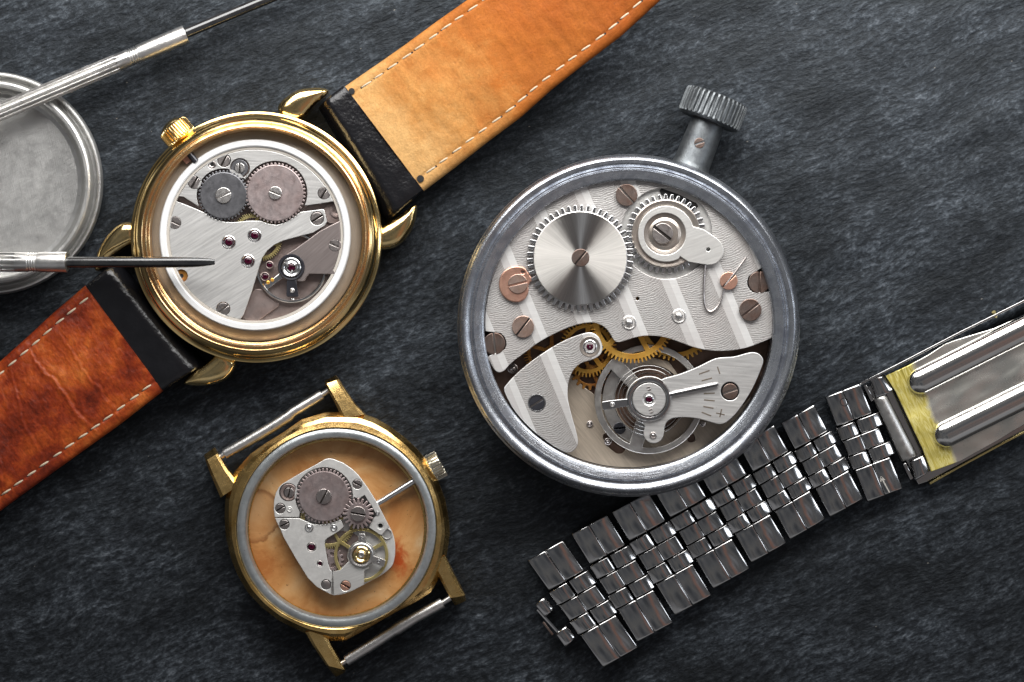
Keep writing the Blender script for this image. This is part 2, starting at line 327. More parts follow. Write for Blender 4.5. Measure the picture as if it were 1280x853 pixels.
# ------------------------------------------------------------------ mesh builder (photo pixels: x right, y down; z up in pixels)
class MB:
    def __init__(s): s.v = []; s.f = []; s.m = []
    def add(s, vs, fs, mi=0):
        o = len(s.v); s.v += vs
        for f in fs: s.f.append([i+o for i in f]); s.m.append(mi)
    def lathe(s, cx, cy, prof, n=96, mi=0, a0=0, closed=False, mis=None):
        vs, fs, ms = [], [], []
        k = len(prof)
        for j in range(n):
            a = 2*PI*j/n + a0; c, q = math.cos(a), math.sin(a)
            for r, z in prof: vs.append((cx+r*c, -cy+r*q, z))
        for j in range(n):
            j2 = (j+1) % n
            for i in range(k-1 if not closed else k):
                i2 = (i+1) % k
                A, B, C_, D = j*k+i, j2*k+i, j2*k+i2, j*k+i2
                r1, r2 = prof[i][0], prof[i2][0]
                if r1 < 1e-6 and r2 < 1e-6: continue
                if r1 < 1e-6: fs.append([A, C_, D])
                elif r2 < 1e-6: fs.append([A, B, D])
                else: fs.append([A, B, C_, D])
                ms.append(mis[i] if mis else mi)
        o = len(s.v); s.v += vs
        for f, mm in zip(fs, ms): s.f.append([i+o for i in f]); s.m.append(mm)
    def disc(s, cx, cy, r, z0, z1, bev=.6, n=48, mi=0, dome=0):
        p = [(r, z0), (r, z1-bev), (r-bev*.3, z1-bev*.3), (r-bev, z1)]
        if dome:
            for k in range(1, 7):
                rr = (r-bev)*(1-k/6.0); p.append((rr, z1+dome*(1-(rr/(r-bev))**2)))
        else: p.append((0, z1))
        s.lathe(cx, cy, p, n, mi)
    def plate(s, loops, z0, z1, bev=.6, mi=0, res=2):
        cu = bpy.data.curves.new('tmp', 'CURVE'); cu.dimensions = '2D'; cu.fill_mode = 'BOTH'
        bev = min(bev, (z1-z0)*.45)
        cu.extrude = max((z1-z0)/2-bev, 0); cu.bevel_depth = bev; cu.bevel_resolution = res; cu.offset = -bev
        for lp in loops:
            sp = cu.splines.new('POLY'); sp.points.add(len(lp)-1); sp.use_cyclic_u = True
            for k, (x, y) in enumerate(lp): sp.points[k].co = (x, -y, 0, 1)
        ob = bpy.data.objects.new('tmp', cu)
        me = bpy.data.meshes.new_from_object(ob)
        bm = bmesh.new(); bm.from_mesh(me)
        bmesh.ops.remove_doubles(bm, verts=bm.verts, dist=.004)
        bmesh.ops.recalc_face_normals(bm, faces=bm.faces)
        bm.verts.index_update()
        zc = (z0+z1)/2
        s.add([(v.co.x, v.co.y, v.co.z+zc) for v in bm.verts], [[v.index for v in f.verts] for f in bm.faces], mi)
        bm.free(); bpy.data.objects.remove(ob); bpy.data.curves.remove(cu); bpy.data.meshes.remove(me)
    def tube(s, pts, rad, n=10, mi=0, caps=True):
        """pts: (px, py, z)"""
        P = [Vector((x, -y, z)) for x, y, z in pts]; k = len(P)
        rad = rad if isinstance(rad, (list, tuple)) else [rad]*k
        vs, fs = [], []; up = Vector((0, 0, 1))
        for i in range(k):
            d = (P[min(i+1, k-1)]-P[max(i-1, 0)]).normalized()
            a = d.cross(up)
            a = a.normalized() if a.length > 1e-4 else Vector((1, 0, 0))
            b = a.cross(d).normalized()
            for j in range(n):
                t = 2*PI*j/n
                vs.append(tuple(P[i]+a*(rad[i]*math.cos(t))+b*(rad[i]*math.sin(t))))
        for i in range(k-1):
            for j in range(n):
                j2 = (j+1) % n
                fs.append([i*n+j, i*n+j2, (i+1)*n+j2, (i+1)*n+j][::-1])
        if caps:
            fs.append(list(range(n))); fs.append([(k-1)*n+j for j in range(n)][::-1])
        s.add(vs, fs, mi)
    def axlathe(s, p0, d, prof, n=96, flutes=0, mi=0, mis=None):
        """turned piece on a lying axis. p0=(px,py,z), d=(dx,dy,dz) in px (y down); prof: (t, r, flute_depth)"""
        D = Vector((d[0], -d[1], d[2])).normalized(); P0 = Vector((p0[0], -p0[1], p0[2]))
        A = D.cross(Vector((0, 0, 1))).normalized(); B = A.cross(D).normalized()
        k = len(prof); vs = []; fs = []; ms = []
        for j in range(n):
            th = 2*PI*j/n
            for t, r, fl in prof:
                rr = r
                if fl and flutes:
                    w = math.cos(th*flutes); rr = r - fl*(.5-.5*max(-1, min(1, w*1.8)))
                vs.append(tuple(P0 + D*t + A*(rr*math.cos(th)) + B*(rr*math.sin(th))))
        for j in range(n):
            j2 = (j+1) % n
            for i in range(k-1):
                fs.append([j*k+i, j*k+i+1, j2*k+i+1, j2*k+i]); ms.append(mis[i] if mis else mi)
        o = len(s.v); s.v += vs
        for f, mm in zip(fs, ms): s.f.append([i+o for i in f]); s.m.append(mm)
    def pillow(s, poly, z0, zt, h, er, step=3.0, mi=0, ridge=None):
        """solid with a cushioned top: rises h from zt at the outline to its crown over the distance er"""
        P = resample(poly, step); n = len(P)
        xs = [p[0] for p in P]; ys = [p[1] for p in P]
        pts = [Vector((x, -y)) for x, y in P]
        y = min(ys)
        while y < max(ys):
            x = min(xs)
            while x < max(xs):
                if inside(x, y, P) and edist(x, y, P) > step*.55: pts.append(Vector((x+random.uniform(-.2, .2), -y)))
                x += step
            y += step
        vo, _, fo, _, _, _ = delaunay_2d_cdt(pts, [(i, (i+1) % n) for i in range(n)], [], 1, 1e-4)
        out = []
        for p in vo:
            d = edist(p.x, -p.y, P); q = min(d/er, 1)
            out.append((p.x, p.y, zt + h*math.sqrt(max(0, 1-(1-q)**2))))
        fs = []
        for f in fo:
            a, b, c = [vo[i] for i in f[:3]]
            f = list(f)
            if (b-a).x*(c-a).y-(b-a).y*(c-a).x < 0: f.reverse()
            fs.append(f)
        s.add(out, fs, mi)
        area = sum(P[i][0]*-P[(i+1) % n][1]-P[(i+1) % n][0]*-P[i][1] for i in range(n))
        Q = P if area > 0 else P[::-1]
        vs = [(x, -y, zt) for x, y in Q]+[(x, -y, z0) for x, y in Q]
        s.add(vs, [[i, n+i, n+(i+1) % n, (i+1) % n] for i in range(n)], mi)
    def grid(s, P, thick, mi=0):
        """P[i][j]=(px,py,z) top surface; closed underneath"""
        a, b = len(P), len(P[0])
        vs = [(x, -y, z) for row in P for x, y, z in row]
        vs += [(x, -y, z-thick) for row in P for x, y, z in row]
        o = a*b; fs = []
        x0, y0, _ = P[0][0]; x1, y1, _ = P[1][0]; x2, y2, _ = P[0][1]
        flip = ((x1-x0)*-(y2-y0)+(y1-y0)*(x2-x0)) < 0
        def q(A): fs.append(A[::-1] if flip else A)
        for i in range(a-1):
            for j in range(b-1):
                A, B, C_, D = i*b+j, (i+1)*b+j, (i+1)*b+j+1, i*b+j+1
                q([A, B, C_, D]); q([o+D, o+C_, o+B, o+A])
        for i in range(a-1):
            q([i*b, o+i*b, o+(i+1)*b, (i+1)*b]); e = b-1
            q([(i+1)*b+e, o+(i+1)*b+e, o+i*b+e, i*b+e])
        for j in range(b-1):
            q([j+1, o+j+1, o+j, j]); e = (a-1)*b
            q([e+j, o+e+j, o+e+j+1, e+j+1])
        s.add(vs, fs, mi)

def arc(cx, cy, r, a0, a1, n=24):
    """degrees, counter-clockwise as seen in the photo, 0 = right, 90 = up"""
    return [(cx+r*math.cos(R(a0+(a1-a0)*k/n)), cy-r*math.sin(R(a0+(a1-a0)*k/n))) for k in range(n+1)]
def circ(cx, cy, r, n=64): return arc(cx, cy, r, 0, 360, n)[:-1]
def ang(cx, cy, x, y): return math.degrees(math.atan2(cy-y, x-cx))
def inside(x, y, P):
    c = False; n = len(P); j = n-1
    for i in range(n):
        xi, yi = P[i]; xj, yj = P[j]
        if (yi > y) != (yj > y) and x < (xj-xi)*(y-yi)/(yj-yi)+xi: c = not c
        j = i
    return c
def edist(x, y, P):
    b = 1e9; n = len(P)
    for i in range(n):
        x0, y0 = P[i]; x1, y1 = P[(i+1) % n]
        dx, dy = x1-x0, y1-y0; L = dx*dx+dy*dy
        t = 0 if L == 0 else max(0, min(1, ((x-x0)*dx+(y-y0)*dy)/L))
        b = min(b, math.hypot(x-x0-t*dx, y-y0-t*dy))
    return b
def resample(P, step):
    out = []; n = len(P)
    for i in range(n):
        x0, y0 = P[i]; x1, y1 = P[(i+1) % n]; L = math.hypot(x1-x0, y1-y0); k = max(1, int(round(L/step)))
        for j in range(k): out.append((x0+(x1-x0)*j/k, y0+(y1-y0)*j/k))
    return out
def smooth(P, it=2, closed=True, keep=()):
    """Chaikin corner cutting"""
    for _ in range(it):
        Q = []; n = len(P)
        for i in range(n if closed else n-1):
            a, b = P[i], P[(i+1) % n]
            Q += [tuple(u*.75+w*.25 for u, w in zip(a, b)), tuple(u*.25+w*.75 for u, w in zip(a, b))]
        P = Q if closed else [P[0]]+Q+[P[-1]]
    return P
def polyat(P, t):
    L = [0]
    for a, b in zip(P, P[1:]): L.append(L[-1]+math.dist(a, b))
    d = t*L[-1]
    for i in range(len(P)-1):
        if d <= L[i+1] or i == len(P)-2:
            q = (d-L[i])/max(1e-9, L[i+1]-L[i]); return tuple(u+(w-u)*q for u, w in zip(P[i], P[i+1]))
def plen(P): return sum(math.dist(a, b) for a, b in zip(P, P[1:]))
def gear(cx, cy, ro, ri, n, ph=0, duty=.46, tip=.26):
    P = []
    for k in range(n):
        c = ph+360.0*k/n; w = 360.0/n
        for da, r in ((-duty*w/2-.07*w, ri), (-tip*w/2-.04*w, ro-.12*(ro-ri)), (-tip*w/4, ro), (tip*w/4, ro), (tip*w/2+.04*w, ro-.12*(ro-ri)), (duty*w/2+.07*w, ri)):
            P.append((cx+r*math.cos(R(c+da)), cy-r*math.sin(R(c+da))))
    return P
def windows(cx, cy, r0, r1, n, w, ph=0):
    out = []
    for k in range(n):
        a, b = ph+360.0*k/n, ph+360.0*(k+1)/n
        g0, g1 = math.degrees(math.asin(min(.95, w/2/r0))), math.degrees(math.asin(w/2/r1))
        out.append(arc(cx, cy, r1, a+g1, b-g1, 20)+arc(cx, cy, r0, b-g0, a+g0, 10))
    return out

# ------------------------------------------------------------------ objects
LOC = {}
def tag(o, label=None, cat=None, group=None, kind=None):
    for k, v in (('label', label), ('category', cat), ('group', group), ('kind', kind)):
        if v: o[k] = v
def thing(name, label, cat, px, py, group=None):
    o = bpy.data.objects.new(name, None); COL.objects.link(o); o.empty_display_size = .2
    w = Vector(W(px, py, 0)); o.location = w; LOC[o.name] = w; tag(o, label, cat, group); return o
def part(name, mb, mats, parent, zref=None, org=None, sharp=32, label=None):
    mats = mats if isinstance(mats, (list, tuple)) else [mats]
    xs = [v[0] for v in mb.v]; ys = [v[1] for v in mb.v]; zs = [v[2] for v in mb.v]
    if zref is None: zref = max(zs)
    ox, oy = org if org else ((min(xs)+max(xs))/2, -(min(ys)+max(ys))/2)
    k = S(zref)/100.0
    base = Vector(((ox-640)*k, (426.5-oy)*k, min(zs)/100.0))
    me = bpy.data.meshes.new(name)
    me.from_pydata([((x-640)*k-base.x, (426.5+y)*k-base.y, z/100.0-base.z) for x, y, z in mb.v], [], mb.f)
    for m in mats: me.materials.append(M[m])
    me.polygons.foreach_set('material_index', mb.m)
    me.polygons.foreach_set('use_smooth', [True]*len(mb.f))
    me.update()
    me.set_sharp_from_angle(angle=R(sharp))
    for p in me.polygons:
        if abs(p.normal.z) > .9998: p.use_smooth = False        # level faces keep a true level normal
    o = bpy.data.objects.new(name, me); COL.objects.link(o)
    pl = LOC[parent.name] if parent else Vector((0, 0, 0))
    o.parent = parent; o.location = base-pl; LOC[o.name] = base
    if label: o['label'] = label
    return o

def screw(par, cx, cy, r, zt, a, mat='screw', slot='slot', h=4, w=None, name='screw', dome=0, label=None):
    mb = MB(); w = w or max(.9, r*.13)
    g = math.degrees(math.asin(w/r))
    mb.plate([arc(cx, cy, r, a+g, a+180-g, 22), arc(cx, cy, r, a+180+g, a+360-g, 22)], zt-h*.55, zt, min(.7, r*.09))
    mb.lathe(cx, cy, [(r*.97, zt-h), (r*.97, zt-h*.5), (0, zt-h*.5)], 32, 1)
    return part(name, mb, [mat, slot], par, zt, label=label)
def jewel(par, cx, cy, R0, r, zt, ring='steel_bright', name='jewel'):
    mb = MB()
    mb.lathe(cx, cy, [(R0, zt-2), (R0, zt+.5), (R0-.7, zt+.8), (R0-1.2, zt+.4), (r+.9, zt-1.6), (r, zt-1.2)], 40, 0)
    o = part(name, mb, ring, par, zt)
    m2 = MB(); m2.lathe(cx, cy, [(r, zt-2.5)]+[(r*math.cos(R(t)), zt-1.5+r*.35*math.sin(R(t))) for t in range(0, 61, 12)]+[(r*.28, zt-1.1+r*.2), (0, zt-2)], 32, 0)
    return o, m2
def ruby(par, cx, cy, R0, r, zt, ring='steel_bright'):
    mb = MB()
    mb.lathe(cx, cy, [(R0, zt-2), (R0, zt+.5), (R0-.7, zt+.8), (R0-1.2, zt+.4), (r+.7, zt-1.6), (r, zt-1.4)], 40, 0)
    mb.lathe(cx, cy, [(r, zt-2.5)]+[(r*math.cos(R(t)), zt-1.6+r*.45*math.sin(R(t))) for t in range(0, 73, 12)]+[(r*.2, zt-1.6+r*.3), (0, zt-2)], 32, 1)
    return part('jewel', mb, [ring, 'ruby'], par, zt)
def stud(par, cx, cy, R0, zt, mat='steel_bright', name='bushing'):
    mb = MB()
    mb.lathe(cx, cy, [(R0, zt-2), (R0, zt+.4), (R0-.8, zt+.7), (R0-1.4, zt+.1), (R0*.62, zt-1.2)]+[(R0*.58*math.cos(R(t)), zt-1+R0*.4*math.sin(R(t))) for t in range(0, 91, 15)], 36)
    return part(name, mb, mat, par, zt)
def cup(par, cx, cy, R0, r, zt, mat, name='bushing'):
    mb = MB()
    mb.lathe(cx, cy, [(R0, zt-2), (R0, zt+.3), (R0-.8, zt+.5), (r+1.2, zt-.4), (r, zt-.9)], 36, 0)
    mb.lathe(cx, cy, [(r, zt-.9), (r*.98, zt-1.7), (0, zt-1.7)], 24, 1)
    return part(name, mb, [mat, 'black'], par, zt)

# ================================================================== THE SLATE
def build_slate():
    n = 240; X, Y = 22.0, 18.0
    vs, fs = [], []
    for i in range(n+1):
        for j in range(n+1):
            x, y = -X/2+X*i/n, -Y/2+Y*j/n
            vs.append((x, y, 0))
    for i in range(n):
        for j in range(n):
            a = i*(n+1)+j; fs.append([a, a+n+1, a+n+2, a+1])
    ca, sa = math.cos(R(24)), math.sin(R(24))
    vv = []
    for x, y, z in vs:
        u, w = x*ca+y*sa, -x*sa+y*ca
        h = mnoise.fractal(Vector((u*.5, w*1.5, 3)), 1.0, 2.0, 4)*.022
        vv.append((x, y, min(-.004, h-.03)))
    me = bpy.data.meshes.new('slate_table'); me.from_pydata(vv, [], fs); me.materials.append(M['slate'])
    me.polygons.foreach_set('use_smooth', [True]*len(fs)); me.update()
    o = bpy.data.objects.new('slate_table', me); COL.objects.link(o)
    tag(o, 'dark grey slate slab with rough slanting grain under all the watches', 'slate slab', kind='structure')
build_slate()

# ================================================================== THE LARGE SILVER STOPWATCH
def build_stopwatch():
    cx, cy = 786, 405.5
    T = thing('pocket_watch', 'large silver pocket watch with open back, striped movement and knurled crown on a neck', 'pocket watch', cx, cy)
    CX, CY = 786, 407
    mb = MB()
    mb.lathe(CX, CY, [(150, 2), (168, 6), (188, 16), (201, 30), (209, 46), (213, 60), (214.5, 70), (214, 76), (211.5, 79)], 220)
    part('case', mb, 'chrome', T, 76)
    mb = MB()
    mb.lathe(CX, CY-.8, [(212.5, 74), (213.2, 79), (212.4, 83), (209.5, 87.5), (206.5, 89), (203.5, 88.6), (200.5, 86.6), (198, 84.2), (196.2, 84.0), (195.2, 86.6), (193.5, 88.2), (189, 87.4), (184, 86.2), (182.2, 85.6), (181, 84.4), (180.6, 80), (180.6, 38)], 240)
    part('bezel', mb, 'bezel', T, 87)
    # pendant neck, crown
    d = (107/292.3, -272/292.3, 0); zc = 46
    def along(t, z=zc): return (CX+d[0]*t, CY+d[1]*t, z)
    mb = MB()
    mb.axlathe(along(196), d, [(0, 34, 0), (8, 32, 0), (13, 28, 0), (18, 24.5, 0), (24, 23.2, 0), (50, 22.4, 0), (66, 22.0, 0), (82, 21.6, 0), (86, 21, 0), (86, 0, 0)], 64)
    neck = part('neck', mb, 'zinc', T, 68)
    screw(neck, 874.3, 179, 6.6, zc+23.2, 20, 'bronze', 'black', h=3)
    mb = MB()
    mb.axlathe(along(276), d, [(0, 16, 0), (0, 36, 0), (2.5, 39.5, 0), (4, 40.8, 2.6), (6, 41, 3.6), (30, 41, 3.6), (32, 40.6, 2.6), (34, 39.4, 0), (35, 36, 0), (35.6, 20, 0), (35.8, 0, 0)], 36*12, 36)
    part('crown', mb, 'zinc', T, 80)

    # floor, pillar plate
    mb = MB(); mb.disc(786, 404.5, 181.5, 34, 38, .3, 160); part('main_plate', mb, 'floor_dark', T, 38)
    low = arc(786, 404.5, 180, ang(786, 404.5, 636, 505), ang(786, 404.5, 944, 490), 60)
    low += [(930, 506), (905, 516), (880, 512), (862, 500), (850, 472), (836, 452), (812, 446), (790, 452), (776, 470), (762, 492), (744, 494), (730, 484), (715, 469), (700, 470)]
    holes = [circ(812, 499, 43, 60), smooth([(753, 544), (758, 541), (764, 546), (778, 556), (783, 560), (779, 567), (772, 568), (766, 564), (756, 555)], 2),
             smooth([(862, 541), (868, 543), (870, 551), (864, 554), (858, 551)], 2)]
    mb = MB(); mb.plate([low]+holes, 38.5, 44, .5)
    pil = part('pillar_plate', mb, 'pillar', T, 44)
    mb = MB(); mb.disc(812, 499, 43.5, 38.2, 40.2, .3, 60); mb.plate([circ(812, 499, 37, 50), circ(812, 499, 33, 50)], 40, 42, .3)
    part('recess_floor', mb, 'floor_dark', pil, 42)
    mb = MB(); mb.plate([arc(812, 499, 59, 110, 262, 40)+arc(812, 499, 44, 262, 110, 40)], 44.2, 46.5, .4); part('recess_ring', mb, 'steel_satin', pil, 46)
    for x, y, r, a, m in ((774.6, 535.5, 7.6, 5, 'blued'),):
        screw(pil, x, y, r, 48.5, a, m, 'slot_bright', h=4)
    for x, y, r in ((737.3, 530, 3.8), (760, 552, 4.5), (878, 530, 3.6), (641, 461, 6.5)):
        stud(pil, x, y, r, 45.5, 'screw', 'pin')
    # brass train
    def bg(x, y, r, n, z, spokes, sw, rim, ph, mat, wph, hub=9):
        mb = MB(); mb.plate([gear(x, y, r, r-5.2, n, ph)]+windows(x, y, hub, r-5-rim, spokes, sw, wph), z, z+3, .35)
        mb.disc(x, y, 4, z-3, z+5, .4, 20)
        return part('train_wheel', mb, mat, T, z+3)
    bg(790, 401, 53.5, 66, 58.5, 5, 6.5, 7, 1, 'brass', 10)
    bg(845, 401, 50.5, 50, 47.5, 5, 6, 6, 0, 'brass', 20)
    bg(735, 436, 36, 46, 46.5, 5, 6, 5, 0, 'brass', 90)
    bg(738, 462, 26, 18, 42.0, 4, 4.5, 3, 9, 'brass_dark', 30, 6)
    bg(690, 440, 36, 60, 42.5, 5, 5, 4, 0, 'brass_dark', 20)
    # balance
    B = (811.5, 499.3)
    mb = MB()
    w = windows(*B, 12, 60.5, 3, 17, 14)
    mb.plate([circ(*B, 68.5, 160)]+w, 52, 56.5, .8)
    mb.disc(*B, 6, 46, 62, .4, 24)
    bal = part('balance_wheel', mb, 'steel_satin', T, 56)
    mb = MB()
    pts = []
    for k in range(0, 360*7, 9):
        r = 13+33*k/(360*7.0); pts.append((B[0]+r*math.cos(R(k)), B[1]-r*math.sin(R(k)), 61))
    mb.tube(pts, .55, 5); part('hairspring', mb, 'steel', bal, 61)
    # 3/4 plate
    big = arc(786, 404.5, 179.6, ang(786, 404.5, 965, 421.6), ang(786, 404.5, 609, 445.6)+0 if ang(786, 404.5, 609, 445.6) > 0 else ang(786, 404.5, 609, 445.6)+360, 120)
    big += smooth([(610, 448), (616.6, 461), (622, 466), (629, 465), (637, 456)], 2, False)
    big += smooth([(645, 449), (659, 439), (674, 427), (702.5, 412.5), (725, 404.4), (743, 402.6), (756, 408.6), (763, 417.4), (767.5, 426.5), (773, 428.5), (782, 426), (796.6, 421), (811, 419.4), (829.5, 421), (847.5, 427), (867, 434.5), (887, 438.6), (905, 439), (924.7, 437), (944, 431.5), (964, 423)], 2, False)
    rec = circ(833, 292, 57, 90)
    hs = [circ(x, y, r, 40) for x, y, r in ((654, 408.6, 0), (797, 373.5, 2.2), (618, 429.7, 14.6), (949, 353, 14.6)) if r]
    # the two edge screws sit in notches: bite them out of the outline
    P = []
    for p in big:
        for qx, qy, qr in ((618, 429.7, 15), (949, 353, 15)):
            dd = math.dist(p, (qx, qy))
            if dd < qr:
                f = qr/max(dd, .01); vx, vy = 786-qx, 404.5-qy; L = math.hypot(vx, vy)
                t = ((p[0]-qx)*-vy+(p[1]-qy)*vx)/L
                s_ = math.sqrt(max(0, qr*qr-t*t)); p = (qx+(-vy*t+vx*s_)/L, qy+(vx*t+vy*s_)/L)
        P.append(p)
    mb = MB(); mb.plate([P, rec, circ(797, 373.5, 2.3, 16)], 64, 76, .7)
    pl = part('three_quarter_plate', mb, 'stripes', T, 76, org=(786, 404))
    mb = MB(); mb.disc(833, 292, 57.5, 64, 70, .2, 90); part('recess_floor', mb, 'matte_nickel', pl, 70)
    mb = MB(); mb.plate([[(824.5, 238.5), (827, 235.6), (848, 243), (870, 254), (873, 258), (866, 265.5), (845, 252), (826, 243.5)]], 70.2, 71.0, .1); part('keyless_slot', mb, 'black', pl, 71)
    # big ratchet wheel
    g = (725.3, 323)
    mb = MB(); mb.plate([gear(*g, 67, 59.3, 50, 2, .52, .40), circ(*g, 5, 30)], 77.2, 82.6, .7)
    rw = part('ratchet_wheel', mb, 'steel_bright', T, 83, org=(g[0], g[1]))
    mb = MB(); mb.lathe(*g, [(59, 82), (58.6, 83.4), (57.8, 83.8), (9, 83.8), (9, 82)], 140)
    part('sunburst_face', mb, 'sunray', rw, 83, org=(g[0], g[1]))
    screw(rw, g[0]+.4, g[1]-.6, 11.2, 86.6, 50, 'bronze', 'slot', h=3, w=.9)
    # crown wheel and its cover
    c = (832.6, 292.4)
    mb = MB(); mb.plate([gear(*c, 50, 43.5, 37, 3, .52, .40), circ(*c, 20, 40)], 72, 78.4, .6)
    cw = part('crown_wheel', mb, 'steel_bright', T, 78)
    mb = MB(); mb.lathe(*c, [(43.2, 77), (42.8, 79.2), (41.5, 80), (36, 79.2), (20, 79)], 110); part('wheel_collar', mb, 'wheel_bevel', cw, 79, org=(c[0], c[1]))
    arm = [(867, 283.4), (879.5, 286.7), (898, 299), (903, 306), (905, 313), (903.5, 320.5), (896.4, 329), (890, 331), (884, 331.4), (861, 327.6), (850, 320.4)]
    a0 = ang(*c, 850, 320.4); a1 = ang(*c, 867, 283.4)
    out = smooth(arm[1:-1], 2, False)
    out = [arm[0]]+out+[arm[-1]]+arc(c[0], c[1], 35, a0, a1-360, 70)[1:-1]
    mb = MB(); mb.plate([out, circ(831, 292.6, 26.3, 70), circ(885.3, 312, 2.5, 18)], 80.2, 84, .7)
    cov = part('click_cover', mb, 'nickel_d', T, 84)
    mb = MB(); mb.lathe(831, 292.6, [(26.2, 80.4), (24, 80.2), (20.5, 79.4), (17, 80.6), (0, 80.8)], 70); part('cover_washer', mb, 'wheel_bevel', cov, 81, org=(831, 292.6))
    mb = MB(); mb.disc(822, 285.5, 6.2, 80, 81.0, .2, 24); part('keyhole', mb, 'black', cov, 81)
    screw(cov, 828.4, 292, 13, 84.6, -38, 'screw', 'slot', h=4)
    # copper click
    ck = smooth([(666.6, 349), (660, 356), (661.5, 364), (657, 374), (648, 378.5), (637, 377), (628, 370), (623.5, 360), (624, 348), (630, 338), (640, 333), (650, 332.5), (657, 335), (660.5, 342)], 2)
    mb = MB(); mb.plate([ck, circ(653.4, 340.2, 2.2, 16)], 76.3, 81, 1.6)
    cl = part('click', mb, 'copper', T, 81)
    screw(cl, 647.3, 355, 12.3, 82.4, 14, 'copper_grey', 'black', h=3, w=1.1)
    # screws of the plate
    for x, y, r, a, m, zt in ((653.8, 408.6, 13.8, 52, 'copper_grey', 79.4), (618, 429.7, 13.6, 95, 'bronze', 76.8), (783.2, 244, 13.8, -48, 'bronze', 81), (949.2, 353, 13.6, 90, 'bronze', 76.8), (938, 387.6, 14, 38, 'bronze', 80.5), (911, 351.3, 11.2, 45, 'copper', 81)):
        screw(pl, x, y, r, zt, a, m, 'black' if m == 'copper_grey' else ('bronze' if x > 900 else 'slot_bright'), h=4.4, w=1.0)
    for x, y in ((848.6, 395.3), (786.4, 403.4)): stud(pl, x, y, 9, 76.6, 'screw_light')
    wire = smooth([(932.3, 322.5, 81), (918.5, 341, 80.4), (911, 351, 79.6), (905.5, 359, 79), (904, 364, 78.6), (902.5, 373, 78.6), (897, 384, 78.6), (889, 390.8, 78.6), (882.5, 387, 78.6), (879.3, 374, 78.6), (880, 348, 78.8), (881.5, 330, 79)], 2, False)
    mb = MB(); mb.tube(wire, 1.45, 8); part('wire_spring', mb, 'screw', T, 79)
    # third-wheel bridge (lower left)
    br = [(733, 415.4), (704, 425.4), (668, 448.4), (645, 467.5), (631, 483), (630, 487), (632, 494), (643, 514.5), (664, 537.5), (686, 554), (702, 564), (709, 566.4), (717, 564.6), (723, 556), (721.6, 544), (715, 521), (709.5, 499.6), (709.4, 481.6), (715, 464), (726, 453.4), (740, 450.4), (751, 444), (754, 434), (750, 422.5), (742, 416)]
    mb = MB(); mb.plate([smooth(br, 2), circ(671, 504, 11, 40)], 62, 76, .9)
    b2 = part('wheel_bridge', mb, 'stripes', T, 76, org=(786, 404))
    screw(b2, 671, 504, 9.8, 75.6, 34, 'blued', 'slot_bright', h=8, w=1.1)
    mb = MB(); mb.plate([circ(671, 504, 11.2, 40), circ(671, 504, 9.9, 40)], 76, 76.4, .1); part('countersink', mb, 'steel_bright', b2, 76)
    mb = MB(); mb.lathe(737.4, 433.6, [(13, 75.8), (12.6, 76.6), (11.4, 76.5), (8.4, 75.9), (5.5, 75.6)], 48); part('jewel_setting', mb, 'wheel_bevel', b2, 76, org=(737.4, 433.6))
    ruby(b2, 737.4, 433.6, 8.4, 5, 76.6)
    # balance cock
    ck = [(831, 472.8), (849, 468), (870.5, 460), (893.5, 448), (905, 446.8), (918, 446.4), (936, 440.8), (944, 440.4), (951, 443.6), (955, 451), (951, 462.6), (939.5, 489), (921, 516.5), (907, 529), (901, 530.6), (895, 530), (874, 523.4), (858, 521.6), (844, 522), (836, 524.6), (831, 531), (830, 543), (827, 550), (822, 553.6), (816, 554.6), (810, 552.5), (805.4, 547), (804.4, 540), (806.4, 534), (804, 528)]
    a0 = ang(*B, 804, 528); a1 = ang(*B, 831, 472.8)
    ol = smooth(ck[1:-1], 2, False)
    ol = [ck[0]]+ol+[ck[-1]]+arc(*B, 29, a0, a1-360 if a1 > a0 else a1, 50)[1:-1]
    mb = MB(); mb.plate([ol, circ(912.5, 489.2, 11.6, 40)], 68, 80, .8)
    cock = part('balance_cock', mb, 'nickel_h', T, 80)
    mb = MB(); mb.disc(912.5, 489.2, 11.8, 70, 76, .2, 40); part('countersink', mb, 'black', cock, 77)
    screw(cock, 912.8, 489.4, 9.8, 79.6, 18, 'bronze', 'slot_bright', h=3, w=1.0)
    stud(cock, 816.4, 544.4, 4.4, 80.6, 'screw', 'pin')
    def tick(x0, y0, x1, y1, w):
        mb = MB()
        L = math.hypot(x1-x0, y1-y0); nx, ny = -(y1-y0)/L*w, (x1-x0)/L*w
        mb.plate([[(x0+nx, y0+ny), (x1+nx, y1+ny), (x1-nx, y1-ny), (x0-nx, y0-ny)]], 79.9, 80.25, .05)
        part('graduation_mark', mb, 'mark', cock, 80)
    for x0, y0, x1, y1 in ((450, 292, 530, 264), (470, 342, 548, 322), (486, 440, 570, 436), (488, 488, 570, 495), (482, 538, 560, 552), (470, 582, 542, 610), (590, 235, 608, 290), (580, 588, 645, 602), (622, 558, 608, 620)):
        tick(800+x0/6.095, 420+y0/6.095, 800+x1/6.095, 420+y1/6.095, .75)
    # regulator and cap
    mb = MB()
    mb.lathe(*B, [(27.6, 80.2), (27.8, 82.4), (26.6, 84), (24.6, 84.4), (22.4, 83.6), (21.4, 82), (21.2, 80.2)], 80)
    e = (897.8, 480.2)
    mb.tube([(837, 493.4, 82.6), (845, 491.6, 82.8), (885, 483, 82.8), (895, 480.8, 82.8), e+(82.6,)], [2.4, 2.9, 2.7, 2.6, 2.0], 10)
    mb.plate([smooth([(751.6, 503.6), (754, 501.6), (784, 498.4), (789, 499), (789, 507), (787, 507.6), (756, 513), (753, 512)], 1)], 79, 82.4, .8)
    rg = part('regulator', mb, 'steel', T, 83)
    stud(rg, 765.4, 505.8, 3.2, 82.6, 'screw_light', 'pin')
